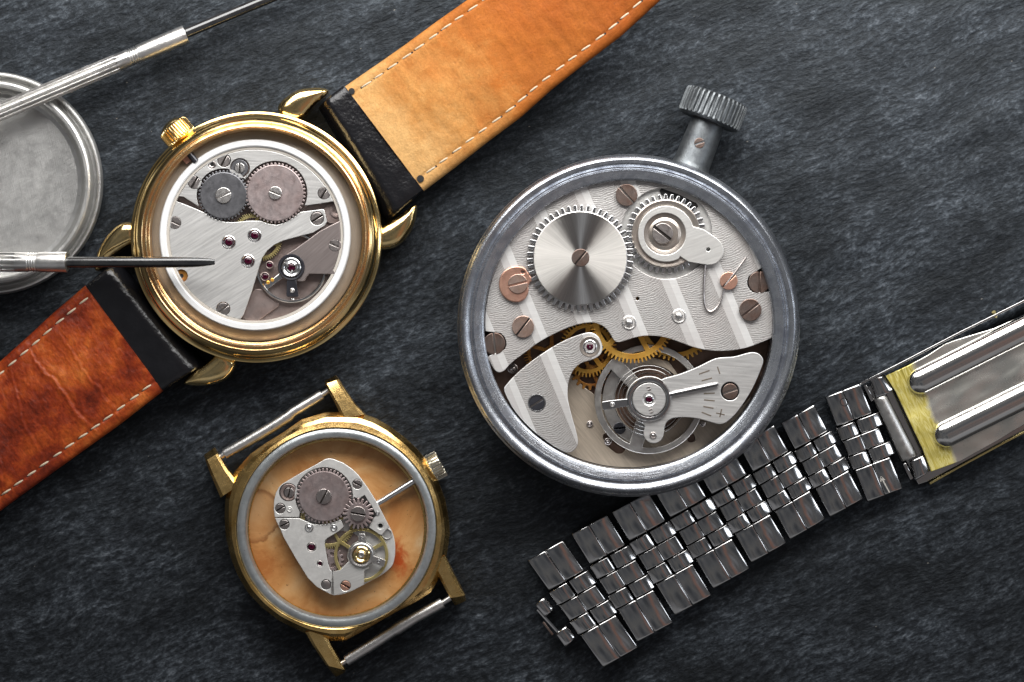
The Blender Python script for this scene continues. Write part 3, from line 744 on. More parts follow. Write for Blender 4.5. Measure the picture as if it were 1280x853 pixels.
    mb = MB(); mb.lathe(*B, [(20.6, 80), (20.6, 82.4), (19.8, 83), (8.6, 83), (7.6, 82.4), (5.4, 80.4), (4, 80.2)], 64)
    cap = part('end_cap', mb, 'nickel_h', T, 83)
    ruby(cap, B[0], B[1], 5.4, 4.6, 82.0)
    for x, y in ((811, 486), (814, 514)): screw(cap, x, y, 3, 83.4, 20, 'screw', 'slot', h=2)
build_stopwatch()

# ------------------------------------------------------------------ shared: leather, stitches, crowns
def leather_strip(EA, EB, zf, nu, nv, thick):
    """EA, EB: the two long edges (polylines, same direction); zf(u, v, x, y) gives the top height"""
    P = []
    for i in range(nu+1):
        u = i/nu; a, b = polyat(EA, u), polyat(EB, u); row = []
        for j in range(nv+1):
            v = j/nv; x, y = a[0]+(b[0]-a[0])*v, a[1]+(b[1]-a[1])*v
            row.append((x, y, zf(u, v, x, y)))
        P.append(row)
    mb = MB(); mb.grid(P, thick); return mb
def stitches(line, zf, n_per=20.0, length=14.5, r=1.5, tilt=5):
    mb = MB(); L = plen(line); n = int(L/n_per)
    for k in range(n+1):
        t0 = (k*n_per+2+random.uniform(-.8, .8))/L; t1 = t0+(length+random.uniform(-1.5, 1))/L
        if t1 > 1: break
        a, b = polyat(line, t0), polyat(line, t1)
        dx, dy = b[0]-a[0], b[1]-a[1]; d = math.hypot(dx, dy); nx, ny = -dy/d, dx/d
        o = tilt*.22+random.uniform(-.3, .3)
        pts = []
        for q in range(7):
            f = q/6; lift = r*.75*math.sin(PI*(.08+.84*f))-r*.45
            x, y = a[0]+dx*f+nx*o*(f-.5), a[1]+dy*f+ny*o*(f-.5)
            pts.append((x, y, zf(x, y)+lift))
        mb.tube(pts, [r*.55, r*.9, r, r, r, r*.9, r*.5], 8)
        for e in (pts[0], pts[-1]):
            mb.lathe(e[0], e[1], [(r*1.25, zf(e[0], e[1])-.5), (r*1.1, zf(e[0], e[1])+.28), (0, zf(e[0], e[1])+.3)], 10, 1)
    return mb

# ================================================================== THE GOLD WRISTWATCH ON ITS LEATHER STRAP
def build_gold_watch():
    cx, cy = 320, 296
    T = thing('gold_wristwatch', 'round polished gold wristwatch with open back on a black and brown leather strap', 'wristwatch', cx, cy)
    mb = MB()
    mb.lathe(cx, cy+.5, [(120, 3), (136, 8), (148, 20), (155, 33), (157.6, 42), (158, 47), (156.8, 51), (153.4, 52.4), (152, 54), (151.6, 57), (150, 61), (147, 65), (143.5, 67)], 220)
    part('case', mb, 'gold', T, 54)
    mb = MB()
    mb.lathe(cx-.4, cy-.4, [(144.6, 65), (144, 67.6), (142.4, 68.6), (141.2, 67.8), (140.4, 66.2), (139.6, 66.4), (138.8, 68.4), (137.4, 69), (136.2, 68), (135.4, 65.5), (134.6, 65.2), (133.6, 66), (132.8, 65.4), (132.5, 63), (132.5, 36)], 240)
    part('case_rim', mb, 'gold_ring', T, 66)
    # lugs
    lugs = [
        [(374, 153), (350, 146), (345.6, 134), (351, 126), (359.5, 119), (369, 113), (379, 110), (395.6, 108.6), (406, 110), (412, 113.6), (402, 123.5), (392, 131)],
        [(468, 287), (484, 279), (495, 272), (508, 262.5), (517.5, 254.6), (520.4, 255.6), (521.4, 260), (518, 278), (512, 290), (505, 300), (497, 307), (488.6, 311), (474, 312.6), (462, 312), (460, 300)],
        [(174, 281), (164, 277.6), (152, 277.4), (142, 284), (131, 296.5), (122, 312), (118.5, 324), (116.4, 335), (119, 339.4), (124, 337.5), (130, 330), (140.6, 320), (159, 308.6), (172, 303)],
        [(293, 448), (294.6, 457), (289, 467), (283, 473), (277, 477), (261, 482), (244, 482.4), (231, 481.4), (227.5, 479), (234.5, 470), (250, 459), (264, 447.6), (270, 440), (282, 440)],
    ]
    for lg in lugs:
        mb = MB(); mb.pillow(smooth(lg, 2), 8, 37, 9.5, 14, 2.0)
        part('lug', mb, 'gold', T, 46, sharp=50)
    # crown
    d = (-13.5, -16, 0); mb = MB(); L = 21
    mb.axlathe((230, 177, 42), d, [(0, 10, 0), (4, 10, 0), (4.6, 17.5, 0), (6, 19.6, 0), (8, 20.4, 1.8), (9.5, 20.6, 3.0), (23, 20.6, 3.0), (25, 19.8, 1.8), (26, 18.4, 0), (26.6, 16.4, 0), (29, 14.6, 0), (31.5, 11, 0), (33.2, 6, 0), (33.8, 0, 0)], 32*12, 32)
    part('crown', mb, 'gold', T, 60)
    # inside the case
    rc = (318.6, 294.2)
    mb = MB(); mb.lathe(*rc, [(133, 30), (133, 42), (131, 44), (124, 46), (118, 47), (118, 30)], 200); part('movement_spacer', mb, 'beige', T, 50)
    mb = MB(); mb.lathe(*rc, [(120, 36), (119.6, 54.4), (119, 55.4), (118, 56), (112.4, 56), (111, 55), (110.6, 53.6), (110.6, 36)], 220); part('movement_ring', mb, 'white', T, 56)
    mb = MB(); mb.lathe(*rc, [(110.5, 36), (110.5, 53), (110, 53.4), (107.4, 53.2), (107, 52.4), (107, 36)], 200); part('inner_ring', mb, 'cream', T, 53)
    mb = MB(); mb.tube([(232, 187, 54), (246, 203, 54)], 4.2, 16); part('winding_stem', mb, 'blued', T, 50)
    mb = MB(); mb.plate([[(226.5, 198), (233, 190.5), (241, 200.5), (234, 206)]], 50, 51.6, .4); part('stem_bracket', mb, 'copper', T, 44)
    mb = MB(); mb.disc(*rc, 107.5, 34, 40, .3, 140); base = part('main_plate', mb, 'plum_base', T, 40)
    mb = MB(); mb.plate([smooth([(316, 362), (329, 361.5), (331.5, 368), (339, 375), (352, 380.5), (334, 393), (318.5, 404.6), (304, 399.5), (302, 394), (309, 378)], 1)], 40.2, 43, .7); part('raised_plate', mb, 'plum_base', base, 43)
    mb = MB(); mb.plate([[(319, 405.2), (326, 402.4), (340, 400), (352, 399), (354, 399.8), (346, 401.8), (334, 405), (322, 406.6)]], 40.2, 43, .5); part('brass_strip', mb, 'brass_pale', base, 43)
    cup(base, 421, 264, 8.6, 3, 44.6, 'plum_base')
    mb = MB(); mb.disc(416, 267, 13, 40, 43.6, .6, 40); part('boss', mb, 'plum_base', base, 43)
    # hidden gear train
    for x, y, r, n, z, ph in ((316.5, 293, 27, 60, 44.6, 0), (327, 301, 25.5, 54, 45.2, 3)):
        mb = MB(); mb.plate([gear(x, y, r, r-3, n, ph)]+windows(x, y, 6, r-6, 4, 4, 75), z-1, z+1.4, .3); part('train_wheel', mb, 'brass_pale', T, z)
    # barrel bridge
    c1, r1 = (279.2, 244.4), 33.4; c2, r2 = (344, 241.4), 40
    a2s, a2e = ang(*c2, 380.5, 257), 152.0
    pa = (c2[0]+r2*math.cos(R(a2e)), c2[1]-r2*math.sin(R(a2e)))
    a1s = ang(*c1, 306.5, 225); a1e = ang(*c1, 248.5, 258.2)+360
    ol = arc(*rc, 106.8, ang(*rc, 419.5, 250.6), ang(*rc, 222.4, 245), 110)+[(229, 246), (248.5, 258.2)]+arc(*c1, r1, a1e, a1s, 40)+[(308.6, 219.6)]+arc(*c2, r2, a2e, a2s, 50)+[(400, 254.6)]
    mb = MB(); mb.plate([ol, circ(299.8, 210.4, 12.4, 40), circ(265, 206, 5.2, 24)]+[circ(x, y, r+.9, 36) for x, y, r in ((280, 200.6, 7.6), (243, 228.2, 8), (405, 241.6, 7.6))], 47, 53, .5)
    bb = part('barrel_bridge', mb, 'nickel_h', T, 53)
    for x, y, r, a in ((280, 200.6, 7.6, 62), (243, 228.2, 8, 60), (405, 241.6, 7.6, 58)): screw(bb, x, y, r, 52.4, a, 'screw', 'slot', h=5)
    cup(bb, 265, 206, 5, 2.2, 52.4, 'screw')
    mb = MB(); mb.disc(299.8, 210.4, 12.2, 46, 48, .4, 36); cl = part('click', mb, 'plum_base', bb, 48)
    mb = MB(); mb.lathe(299.4, 210.2, [(10.8, 48), (10.6, 51.6), (9.8, 52.2), (6.4, 52.0), (6, 48)], 40); part('click_ring', mb, 'dark_wheel', cl, 52)
    screw(cl, 299.6, 210, 6.2, 54.6, 92, 'screw_light', 'slot', h=5)
    # wheels
    mb = MB(); mb.plate([gear(*c1, 31.6, 28.2, 41, 2, .55, .42)], 49, 54.6, .5); g1 = part('crown_wheel', mb, 'dark_wheel', T, 54)
    mb = MB(); mb.lathe(*c1, [(29.2, 54), (28.8, 55.2), (28.0, 55.4), (0, 55.4)], 80); part('wheel_face', mb, 'dark_wheel', g1, 55)
    screw(g1, *c1, 10, 57.4, 26, 'screw_light', 'screw_light', h=3, w=.8)
    mb = MB(); mb.plate([gear(*c2, 38, 34.4, 48, 0, .55, .42)], 49, 54.8, .5); g2 = part('ratchet_wheel', mb, 'rose_wheel', T, 55)
    mb = MB(); mb.lathe(*c2, [(35.4, 54.4), (35, 55.4), (34.4, 55.6), (0, 55.6)], 90); part('wheel_face', mb, 'rose_wheel', g2, 55)
    screw(g2, *c2, 8.3, 58, -22, 'screw_light', 'slot_bright', h=3, w=.9)
    # train bridge
    tb = [(218.5, 251), (236, 257.6), (254, 265.2), (263, 270.6), (271, 275), (282, 277.8), (294, 278), (310, 276.2), (325, 276.2), (336, 280), (346, 281.4), (357, 278.4), (368, 271), (375.6, 265.2), (404, 261.6), (405.4, 263), (408.8, 277), (406, 282), (391, 291.2), (374.5, 295.4), (354, 301), (343, 306), (334, 313.5), (327.5, 323), (322, 340), (315.3, 362.7), (311, 375), (304.4, 393.6), (300.6, 398.6)]
    tb += arc(*rc, 106.8, ang(*rc, 299, 399.4), ang(*rc, 217, 252)-360, 70)[1:]
    sc = ((218.6, 278.6, 7.9, -25), (279, 386.4, 7.9, 40), (396.4, 273.2, 7.8, 32))
    mb = MB(); mb.plate([tb]+[circ(x, y, r+.8, 36) for x, y, r, a in sc]+[circ(x, y, 8.6, 36) for x, y in ((286, 303), (318.2, 294.6), (310, 326.6))]+[circ(226.6, 345.2, 8.2, 30)], 46.5, 52.6, .6)
    tr = part('train_bridge', mb, 'nickel', T, 52)
    for x, y, r, a in sc: screw(tr, x, y, r, 52.0, a, 'screw', 'slot_bright' if x < 300 else 'slot', h=5)
    for x, y in ((286, 303), (318.2, 294.6), (310, 326.6)): ruby(tr, x, y, 8.5, 5, 52.6)
    cup(tr, 226.6, 345.2, 8.0, 2.8, 49.5, 'brass_dark')
    # balance
    b = (364, 334.4)
    mb = MB(); mb.lathe(*b, [(44.4, 44), (44.4, 47), (43.4, 48.4), (41.6, 48.4), (40.4, 47), (40.4, 44)], 120)
    mb.plate([[(330.5, 357.5), (349, 342), (354, 347), (334, 362)]], 44.6, 47.4, .6); mb.plate([[(392, 313), (394, 316), (375, 330), (372, 327)]], 44.6, 47.4, .6)
    bw = part('balance_wheel', mb, 'steel_bright', T, 48)
    for x, y in ((335, 353.4), (340.3, 350.2)): stud(bw, x, y, 2.3, 48, 'brass', 'timing_screw')
    ruby(base, 337, 331.4, 5, 3.9, 46.5, 'plum_base'); ruby(base, 331, 346, 5.6, 4.6, 43, 'plum_base')
    ck = [(428, 277), (424, 276.6), (413, 282), (400, 289), (384, 300.5), (369, 311.5), (358, 318), (350, 327), (352, 342), (366, 351), (376.8, 352.2), (381, 351.6), (383, 347), (386.6, 342.6), (420.4, 343)]
    ck += arc(*rc, 106.9, ang(*rc, 421.6, 340), ang(*rc, 428, 278), 24)
    mb = MB(); mb.plate([ck, circ(418.6, 307, 8.4, 36)], 49, 53.6, .9); co = part('balance_cock', mb, 'plum', T, 53)
    screw(co, 418.6, 307, 7.6, 53.2, -24, 'screw', 'slot_bright', h=4)
    mb = MB(); mb.lathe(*b, [(17, 53.4), (16.8, 55), (15.6, 56), (13.2, 55.4), (12.4, 54), (12, 53.4)], 60)
    mb.plate([[(358.4, 348), (370, 348), (373.2, 370), (372, 371.2), (359, 371.2), (358, 370)]], 52, 55.2, .8)
    rg = part('regulator', mb, 'blued', T, 55); stud(rg, 365.4, 363.4, 3, 55.4, 'screw_light', 'pin')
    mb = MB(); mb.lathe(*b, [(12.4, 53), (12.2, 57), (11, 57.8), (8.4, 57), (7, 55.6), (5.8, 55)], 56); st = part('jewel_setting', mb, 'steel_bright', co, 57)
    ruby(co, b[0], b[1], 6.4, 5.6, 57.4)
    mb = MB()
    for a in (25, 145, 265): mb.tube([(b[0]+10*math.cos(R(a)), b[1]-10*math.sin(R(a)), 58.2), (b[0]+3*math.cos(R(a+20)), b[1]-3*math.sin(R(a+20)), 58.8)], .8, 6)
    part('shock_spring', mb, 'steel_bright', co, 58)
    mb = MB(); mb.disc(365, 375.6, 3.2, 40, 46, .8, 20, dome=1); part('pin', mb, 'steel_bright', base, 46)

    # ---- strap, upper right half
    up = [(430, 106.5), (470, 80), (506, 55.7), (545, 28), (581, 3.6), (640, -38)]; lo = [(529, 238), (570, 207.5), (610, 176.5), (650, 147), (689, 112.5), (735, 77), (775, 47), (827, 0), (860, -30)]
    def zt(u, v):
        e = min(v, 1-v); return 46+44*u + 6*math.sin(PI*v) - 5.5*math.exp(-e/.016)
    def zf(u, v, x, y):
        g = sum(math.exp(-((v-q)/.010)**2) for q in (.085, .905))
        return zt(u, v) - 1.3*g + 1.2*mnoise.noise(Vector((x*.02, y*.02, 0))) + .5*mnoise.noise(Vector((x*.09, y*.09, 4)))
    mb = leather_strip([(396, 132.5), (412, 119), (428.4, 106.5)], [(482, 279.5), (505, 258), (529.4, 238)],
        lambda u, v, x, y: 50 - 26*(1-min(1, u/.42))**2 - 3*u - 5*math.exp(-min(v, 1-v)/.02) + 1.0*mnoise.noise(Vector((x*.05, y*.05, 2))), 22, 60, 20)
    fold = MB(); fold = mb
    P2 = leather_strip(up, lo, lambda u, v, x, y: zt(u, v)-5, 50, 24, 9)
    fold.add(P2.v, P2.f)
    st1 = part('strap', fold, 'leather', T, 55, sharp=60)
    ln = leather_strip(up, lo, zf, 150, 90, 5); part('lining', ln, 'tan', st1, 62, sharp=70)
    def edge_line(f, k0, k1, A, B):
        return [tuple(a+(b-a)*f for a, b in zip(polyat(A, k0+(k1-k0)*i/30), polyat(B, k0+(k1-k0)*i/30))) for i in range(31)]
    def height(A, B, f):
        def h(x, y):
            best = None
            for i in range(0, 61):
                u = i/60; a, b = polyat(A, u), polyat(B, u); p = (a[0]+(b[0]-a[0])*f, a[1]+(b[1]-a[1])*f); d = math.dist(p, (x, y))
                if best is None or d < best[0]: best = (d, u)
            return best[1]
        return h
    mb = MB()
    for f in (.085, .905):
        hh = height(up, lo, f)
        q = stitches(edge_line(f, .05 if f < .5 else .035, 1, up, lo), lambda x, y: zf(hh(x, y), f, x, y), 20.5, 14.5, 1.3)
        part('stitching', q, ['thread', 'hole'], st1, 62)
    for x, y, r in ((439.5, 114, 4.0), (525.5, 223.5, 4.6)):
        hu = height(up, lo, .1)(x, y); z = zf(.02, .1, x, y)
        mb = MB(); mb.lathe(x, y, [(r, z-2), (r*.96, z+.5), (0, z+.6)], 24)
        part('strap_hole', mb, 'black', st1, 50)
    # ---- strap, lower left half
    up2 = [(106.5, 357), (65.5, 391.5), (30, 424), (0, 450.5), (-40, 486)]; lo2 = [(204, 488.6), (145.5, 533.6), (100, 566), (58, 596), (0, 638), (-48, 672)]
    creases = [(.40, .20, .8, .010, 0.0), (.62, .10, .35, .008, 2.0), (.90, .20, 3.2, .024, 5.0), (.80, .08, .5, .008, 9.0), (.24, .10, .4, .008, 7.0)]
    def zb(u, v, x, y):
        e = min(v, 1-v); z = 44 - 12*u + 5*math.sin(PI*v) - 5*math.exp(-e/.016)
        z -= 1.3*sum(math.exp(-((v-q)/.010)**2) for q in (.085, .905))
        for u0, sl, h, w, sd in creases:
            uc = u0 - sl*(v-.5) + .03*mnoise.noise(Vector((v*3, sd, 0)))+.014*mnoise.noise(Vector((v*11, sd, 3)))+.008*mnoise.noise(Vector((v*32, sd, 6)))
            d = (u-uc)/w; env = math.exp(-((v-.55)/.42)**4)
            z += h*env*(math.exp(-(d-1.6)**2)*1.0 - math.exp(-d*d)*.9 + .6*math.exp(-(d/3)**2))
        return z + 1.6*mnoise.noise(Vector((x*.022, y*.022, 8))) + .7*mnoise.fractal(Vector((x*.07, y*.07, 1)), 1, 2, 4)
    mb = leather_strip([(146, 327), (126, 342), (106.5, 357)], [(256, 455), (230, 471), (203.6, 488.8)],
        lambda u, v, x, y: 49 - 24*(1-min(1, u/.40))**2 - 4*u - 4*math.exp(-min(v, 1-v)/.02) + 1.0*mnoise.noise(Vector((x*.05, y*.05, 6))), 22, 60, 20)
    P2 = leather_strip(up2, lo2, lambda u, v, x, y: 39-12*u+5*math.sin(PI*v)-5*math.exp(-min(v, 1-v)/.016), 40, 24, 9)
    mb.add(P2.v, P2.f); st2 = part('strap', mb, 'leather', T, 45, sharp=60)
    ln = leather_strip(up2, lo2, zb, 260, 110, 5); part('lining', ln, 'brown', st2, 42, sharp=80)
    mb = MB()
    for f in (.085, .905):
        hh = height(up2, lo2, f)
        q = stitches(edge_line(f, .02, 1, up2, lo2), lambda x, y: zb(hh(x, y), f, x, y), 20, 13.5, 1.38)
        part('stitching', q, ['thread', 'hole'], st2, 42)
build_gold_watch()

# ================================================================== THE SMALL STRAPLESS GOLD WATCH
def build_small_watch():
    cx, cy = 420.5, 660.5
    T = thing('gold_watch_case', 'small strapless gold watch case with orange stained inside, bare spring bars and tiny movement', 'watch', cx, cy)
    ol = [(560.6, 650), (562, 667), (560.6, 678), (557.5, 700), (547, 727), (538, 742), (520, 753.5), (498, 764.4), (464, 784), (431, 802.6), (413, 802.4), (382, 794), (346, 776), (326, 760), (309, 742), (296, 720), (288, 700), (281, 672), (279.6, 645), (280.5, 624.5), (285, 607), (291.5, 591), (312, 568), (332, 554), (352, 542), (376, 525), (407, 515.6), (449, 516.4), (468, 523), (486, 533), (506, 548), (522.5, 563.6), (536, 581), (547, 601), (556, 625)]
    n = 240
    rad = []
    for k in range(n):
        a = 2*PI*k/n; best = 0
        dx, dy = math.cos(a), -math.sin(a)
        for (x0, y0), (x1, y1) in zip(ol, ol[1:]+ol[:1]):
            ex, ey = x1-x0, y1-y0; den = dx*ey-dy*ex
            if abs(den) < 1e-9: continue
            t = ((x0-cx)*ey-(y0-cy)*ex)/den; q = ((x0-cx)*dy-(y0-cy)*dx)/den
            if t > 0 and -1e-6 <= q <= 1+1e-6: best = max(best, t)
        rad.append(best)
    mb = MB(); vs = []
    prof = [(.90, 0, 3), (.97, 0, 12), (1.0, 0, 22), (1.0, 0, 32), (.992, 0, 34), (.958, 0, 41.5), (None, .45, 44.6), (None, .22, 45.6), (None, 0.06, 46.4), (None, -.02, 45.6), (None, -.03, 30)]
    for k in range(n):
        a = 2*PI*k/n
        for s_, f, z in prof:
            r = rad[k]*s_ if s_ is not None else 125.4+(rad[k]*.985-125.4)*f
            vs.append((cx+r*math.cos(a), -cy+r*math.sin(a), z))
    K = len(prof); fs = []
    for k in range(n):
        k2 = (k+1) % n
        for i in range(K-1): fs.append([k*K+i, k2*K+i, k2*K+i+1, k*K+i+1])
    mb.add(vs, fs); part('case', mb, 'gold_dark', T, 44, sharp=9)
    # lugs: tapering bars with a sloping top, a bevelled edge and a cut end facet
    def lug(rows):
        """rows from the case outwards: (left x, y, right x, y, top z)"""
        mb = MB(); vs = []; fs = []
        for lx, ly, rx, ry, z in rows:
            wx, wy = rx-lx, ry-ly
            vs += [(lx, -ly, 6), (lx, -ly, z-3), (lx+wx*.16, -(ly+wy*.16), z), (rx-wx*.16, -(ry-wy*.16), z), (rx, -ry, z-3), (rx, -ry, 6)]
        for i in range(len(rows)-1):
            for j in range(5): fs.append([i*6+j, (i+1)*6+j, (i+1)*6+j+1, i*6+j+1])
        e = (len(rows)-1)*6; fs.append([e+j for j in range(6)][::-1]); fs.append([j for j in range(6)])
        (lx, ly, rx, ry, _), (l2, m2, _, _, _) = rows[0], rows[1]
        if (rx-lx)*-(m2-ly)-(-(ry-ly))*(l2-lx) > 0: fs = [f[::-1] for f in fs]
        fs = [f[::-1] for f in fs]
        mb.add(vs, fs); bm_fix(mb); part('lug', mb, 'gold_dark', T, 34, sharp=12)
    def bm_fix(mb):
        bm = bmesh.new(); vv = [bm.verts.new(v) for v in mb.v]
        for f in mb.f: bm.faces.new([vv[i] for i in f])
        bmesh.ops.recalc_face_normals(bm, faces=bm.faces); bm.verts.index_update()
        mb.f = [[v.index for v in f.verts] for f in bm.faces]; bm.free()
    lug([(428, 524, 456, 518, 41), (420.6, 507.6, 443, 505, 38), (409, 487, 427, 481, 33), (405.6, 480.5, 423, 474.5, 30), (404.6, 476.4, 418.4, 469.6, 18)])
    lug([(276, 622, 300, 606, 41), (264, 595, 284, 587, 37), (256.4, 576.4, 271.4, 567.4, 32), (253.4, 569.4, 266.2, 560.4, 19)])
    lug([(382, 790, 404, 786, 41), (391, 806.6, 415, 809.4, 38), (407.6, 832, 430.6, 837.6, 33), (418.4, 848.4, 430.4, 842.4, 18)])
    lug([(540, 704, 556, 694, 41), (548, 720, 565, 713.6, 38), (562.6, 748, 581, 745, 32), (568.6, 758.6, 582, 752.6, 18)])
    for pts, e0, e1, r in ((((280.3, 568), (310, 551.5), (340, 533.8), (361, 520), (366, 515.2), (402, 493.6)), (272, 573.4), (410, 488.6), 6.75),
                       (((432.5, 826.5), (470, 803), (491, 789.6), (497, 786), (520, 772), (552.7, 754)), (424, 831.5), (563.5, 747.5), 7.0)):
        mb = MB(); z = 22
        p = [(x, y, z) for x, y in pts]
        rr = [r, r*1.02, r*1.05, r*1.1, r*.97, r*.97] if r < 6.8 else [r, r, r*.98, r*1.12, r*.98, r]
        # rolled ends
        def lerp(a, b, f): return tuple(u+(w-u)*f for u, w in zip(a, b))
        q = [lerp(p[0], p[1], -.01), p[0], lerp(p[0], p[1], .04)]+p[1:-1]+[lerp(p[-1], p[-2], .04), p[-1], lerp(p[-1], p[-2], -.01)]
        r2 = [rr[0]*.8, rr[0]*.97, rr[0]]+rr[1:-1]+[rr[-1], rr[-1]*.97, rr[-1]*.8]
        mb.tube(q, r2, 24)
        mb.tube([(e0[0], e0[1], z), p[0]], 3.6, 14); mb.tube([p[-1], (e1[0], e1[1], z)], 3.8, 14)
        part('spring_bar', mb, 'aluminium', T, 26, sharp=40)
    mb = MB()
    mb.lathe(cx, cy, [(125.6, 36), (125.4, 42.5), (124.4, 44.6), (121, 46.6), (118, 47), (115.4, 46.2), (113.6, 44), (112.8, 41), (112.6, 18)], 220)
    part('gasket', mb, 'lead', T, 46)
    mb = MB(); mb.lathe(cx, cy, [(113.4, 18), (113.0, 24), (112, 25), (109.6, 25), (109, 22)], 160); part('inner_rim', mb, 'gold_dark', T, 25)
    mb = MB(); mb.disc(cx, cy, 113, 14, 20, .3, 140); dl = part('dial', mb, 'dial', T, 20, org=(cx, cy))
    mb = MB(); mb.plate([[(360, 563), (365.5, 560), (368, 564.5), (362.5, 567.5)]], 20, 27, .8); part('notch', mb, 'gold_dark', T, 27)
    # crown and stem
    d = (.872, -.49, 0); mb = MB()
    mb.axlathe((536, 588.2, 26), d, [(0, 12, 0), (2, 15, 0), (3, 17, 1.6), (4, 17.4, 2.8), (15.5, 17.4, 2.8), (17, 16.8, 1.6), (17.8, 15.4, 0), (18.2, 10, 0), (18.3, 0, 0)], 26*14, 26)
    part('crown', mb, 'gold_crown', T, 43)
    mb = MB(); mb.tube([(466, 633, 30), (480, 625, 30), (516, 602.6, 30), (522, 598.8, 30)], [4.2, 4.3, 4.3, 4.0], 18); part('winding_stem', mb, 'steel_bright', T, 33)
    # movement
    mv = [(344, 648), (342.4, 637), (342.6, 625.6), (345, 616), (348.5, 609.5), (353, 605), (379, 589.5), (395.6, 580.6), (406.6, 574.2), (411.5, 573.2), (416.4, 574), (428.5, 578.6), (439.4, 586), (448, 594), (459.5, 609.7), (471, 628), (485, 655.6), (491, 666.6), (493.6, 677.5), (494.2, 690), (492.4, 703), (489, 709.7), (477, 719.5), (455, 730.8), (435.6, 741.2), (418, 745), (411.6, 742.5), (396, 734), (385, 723), (370, 699), (355, 673)]
    mb = MB(); mb.plate([smooth(mv, 1)], 21, 30, .8); base = part('main_plate', mb, 'matte_nickel', T, 30)
    c1, c2 = (405, 620.4), (447.6, 642.6)
    B = (451.5, 694)
    bb = [(343.4, 646.6), (342.2, 637), (342.6, 625.6), (345, 616), (348.5, 609.5), (353, 605), (379, 589.5), (395.6, 580.6), (406.6, 574.2), (411.5, 573.2), (416.4, 574), (428.5, 578.6), (439.4, 586), (448, 594), (459.5, 609.7), (471, 628), (485, 655.6), (486, 658.4), (477, 669), (475, 668.8), (461.4, 659.6)]
    rr2 = 19.8
    bb += arc(*c2, rr2, ang(*c2, 461.4, 659.6)+360, ang(*c2, 447, 623)+360, 6)[1:1]
    bb += arc(*c2, rr2, ang(*c2, 460.8, 656.6), 96, 24)[1:]+[(443, 621.6)]
    a_s = ang(*c1, 441, 624); bb += arc(*c1, 36, a_s, ang(*c1, 374.6, 640)+0 if ang(*c1, 374.6, 640) > 0 else ang(*c1, 374.6, 640)+360, 60)+[(374, 646.6)]
    slot = [(450.6, 621.6), (456, 618.8), (471.2, 644), (466.4, 647.6)]
    mb = MB(); mb.plate([bb, circ(360.4, 615.4, 12.2, 40), circ(475.6, 657.4, 4.2, 24)]+[circ(x, y, r+.7, 30) for x, y, r in ((350.4, 635.8, 5.9), (446.6, 605.4, 5.7))], 33, 38.6, .6)
    br = part('barrel_bridge', mb, 'matte_nickel', T, 38)
    mb = MB(); mb.plate([slot], 38.4, 39.1, .15); part('keyless_slot', mb, 'black', br, 39)
    for x, y, r, a in ((350.4, 635.8, 5.9, 30), (446.6, 605.4, 5.7, -28)): screw(br, x, y, r, 38.2, a, 'screw', 'slot', h=4, w=.8)
    mb = MB(); mb.disc(360.4, 615.4, 12, 32, 35, .3, 36); ck = part('click', mb, 'dark_wheel', br, 35)
    mb = MB(); mb.lathe(360.8, 615.6, [(11, 35), (10.8, 37.6), (9.8, 38.4), (6.6, 37.6), (6.2, 35)], 40); part('click_ring', mb, 'plum_base', ck, 38)
    screw(ck, 361.4, 616, 6.2, 39.6, 75, 'screw', 'slot', h=4, w=.8)
    cup(br, 475.6, 657.4, 4, 3, 37.6, 'matte_nickel'); cup(base, 483.6, 667.4, 6.8, 5.6, 31.4, 'matte_nickel')
    stud(br, 472, 641.6, 2.6, 39.4, 'steel_bright', 'pin'); stud(br, 362, 636.8, 3.6, 38.9, 'matte_nickel', 'pin')
    mb = MB(); mb.plate([gear(*c1, 34.6, 30.6, 43, 0, .55, .42)], 36, 41, .5); g = part('ratchet_wheel', mb, 'rose_wheel', T, 41)
    mb = MB(); mb.lathe(*c1, [(31.4, 40.4), (31, 41.6), (30.2, 41.8), (0, 41.8)], 90); part('wheel_face', mb, 'rose_wheel', g, 41)
    screw(g, 404.8, 620.8, 9.6, 44, 62, 'screw', 'slot', h=3, w=.8)
    mb = MB(); mb.plate([gear(*c2, 19.6, 14.0, 20, 0, .6, .42)], 37, 42, .7); g = part('crown_wheel', mb, 'rose_wheel', T, 42)
    screw(g, *c2, 9.6, 44.6, -10, 'screw', 'slot', h=4, w=1)
    # train
    for x, y, r, n, z, ph, w0 in ((410, 651, 35.5, 76, 32.6, 0, 10), (414, 700, 16, 16, 31, 0, 40)):
        mb = MB(); mb.plate([gear(x, y, r, r-3.2, n, ph)]+windows(x, y, 5, r-6.6, 5, 3.4, w0), z-1, z+1.5, .3); part('train_wheel', mb, 'brass_pale' if r > 20 else 'rose_wheel', T, z)
    mb = MB(); mb.disc(430, 690, 26, 30, 30.8, .2, 50); part('recess_floor', mb, 'plum_base', base, 31)
    tb = [(343.8, 647.8), (373.4, 648), (379, 650.2), (385, 652.8), (392, 655.4), (400, 656), (410, 655), (418, 652.6), (425, 649.6), (426.6, 650.4), (429.8, 658.4), (424, 664), (409, 673), (406.4, 675.6), (405.8, 680), (407.7, 692), (409.6, 703), (412.4, 712), (415, 714.6), (414.2, 743), (411.6, 742.3), (396, 733.8), (385, 722.8), (370, 698.8), (355, 672.8)]
    hs = ((355.4, 655.8, 5.9, 60), (407.6, 731, 5.9, 60))
    mb = MB(); mb.plate([tb]+[circ(x, y, r+.6, 30) for x, y, r, a in hs]+[circ(389.4, 684, 5.9, 30), circ(400, 704.6, 3.9, 24)], 33.4, 38.4, .6); tr = part('train_bridge', mb, 'matte_nickel', T, 38)
    screw(tr, 355.4, 655.8, 5.8, 38, 25, 'screw', 'slot', h=4, w=.8)
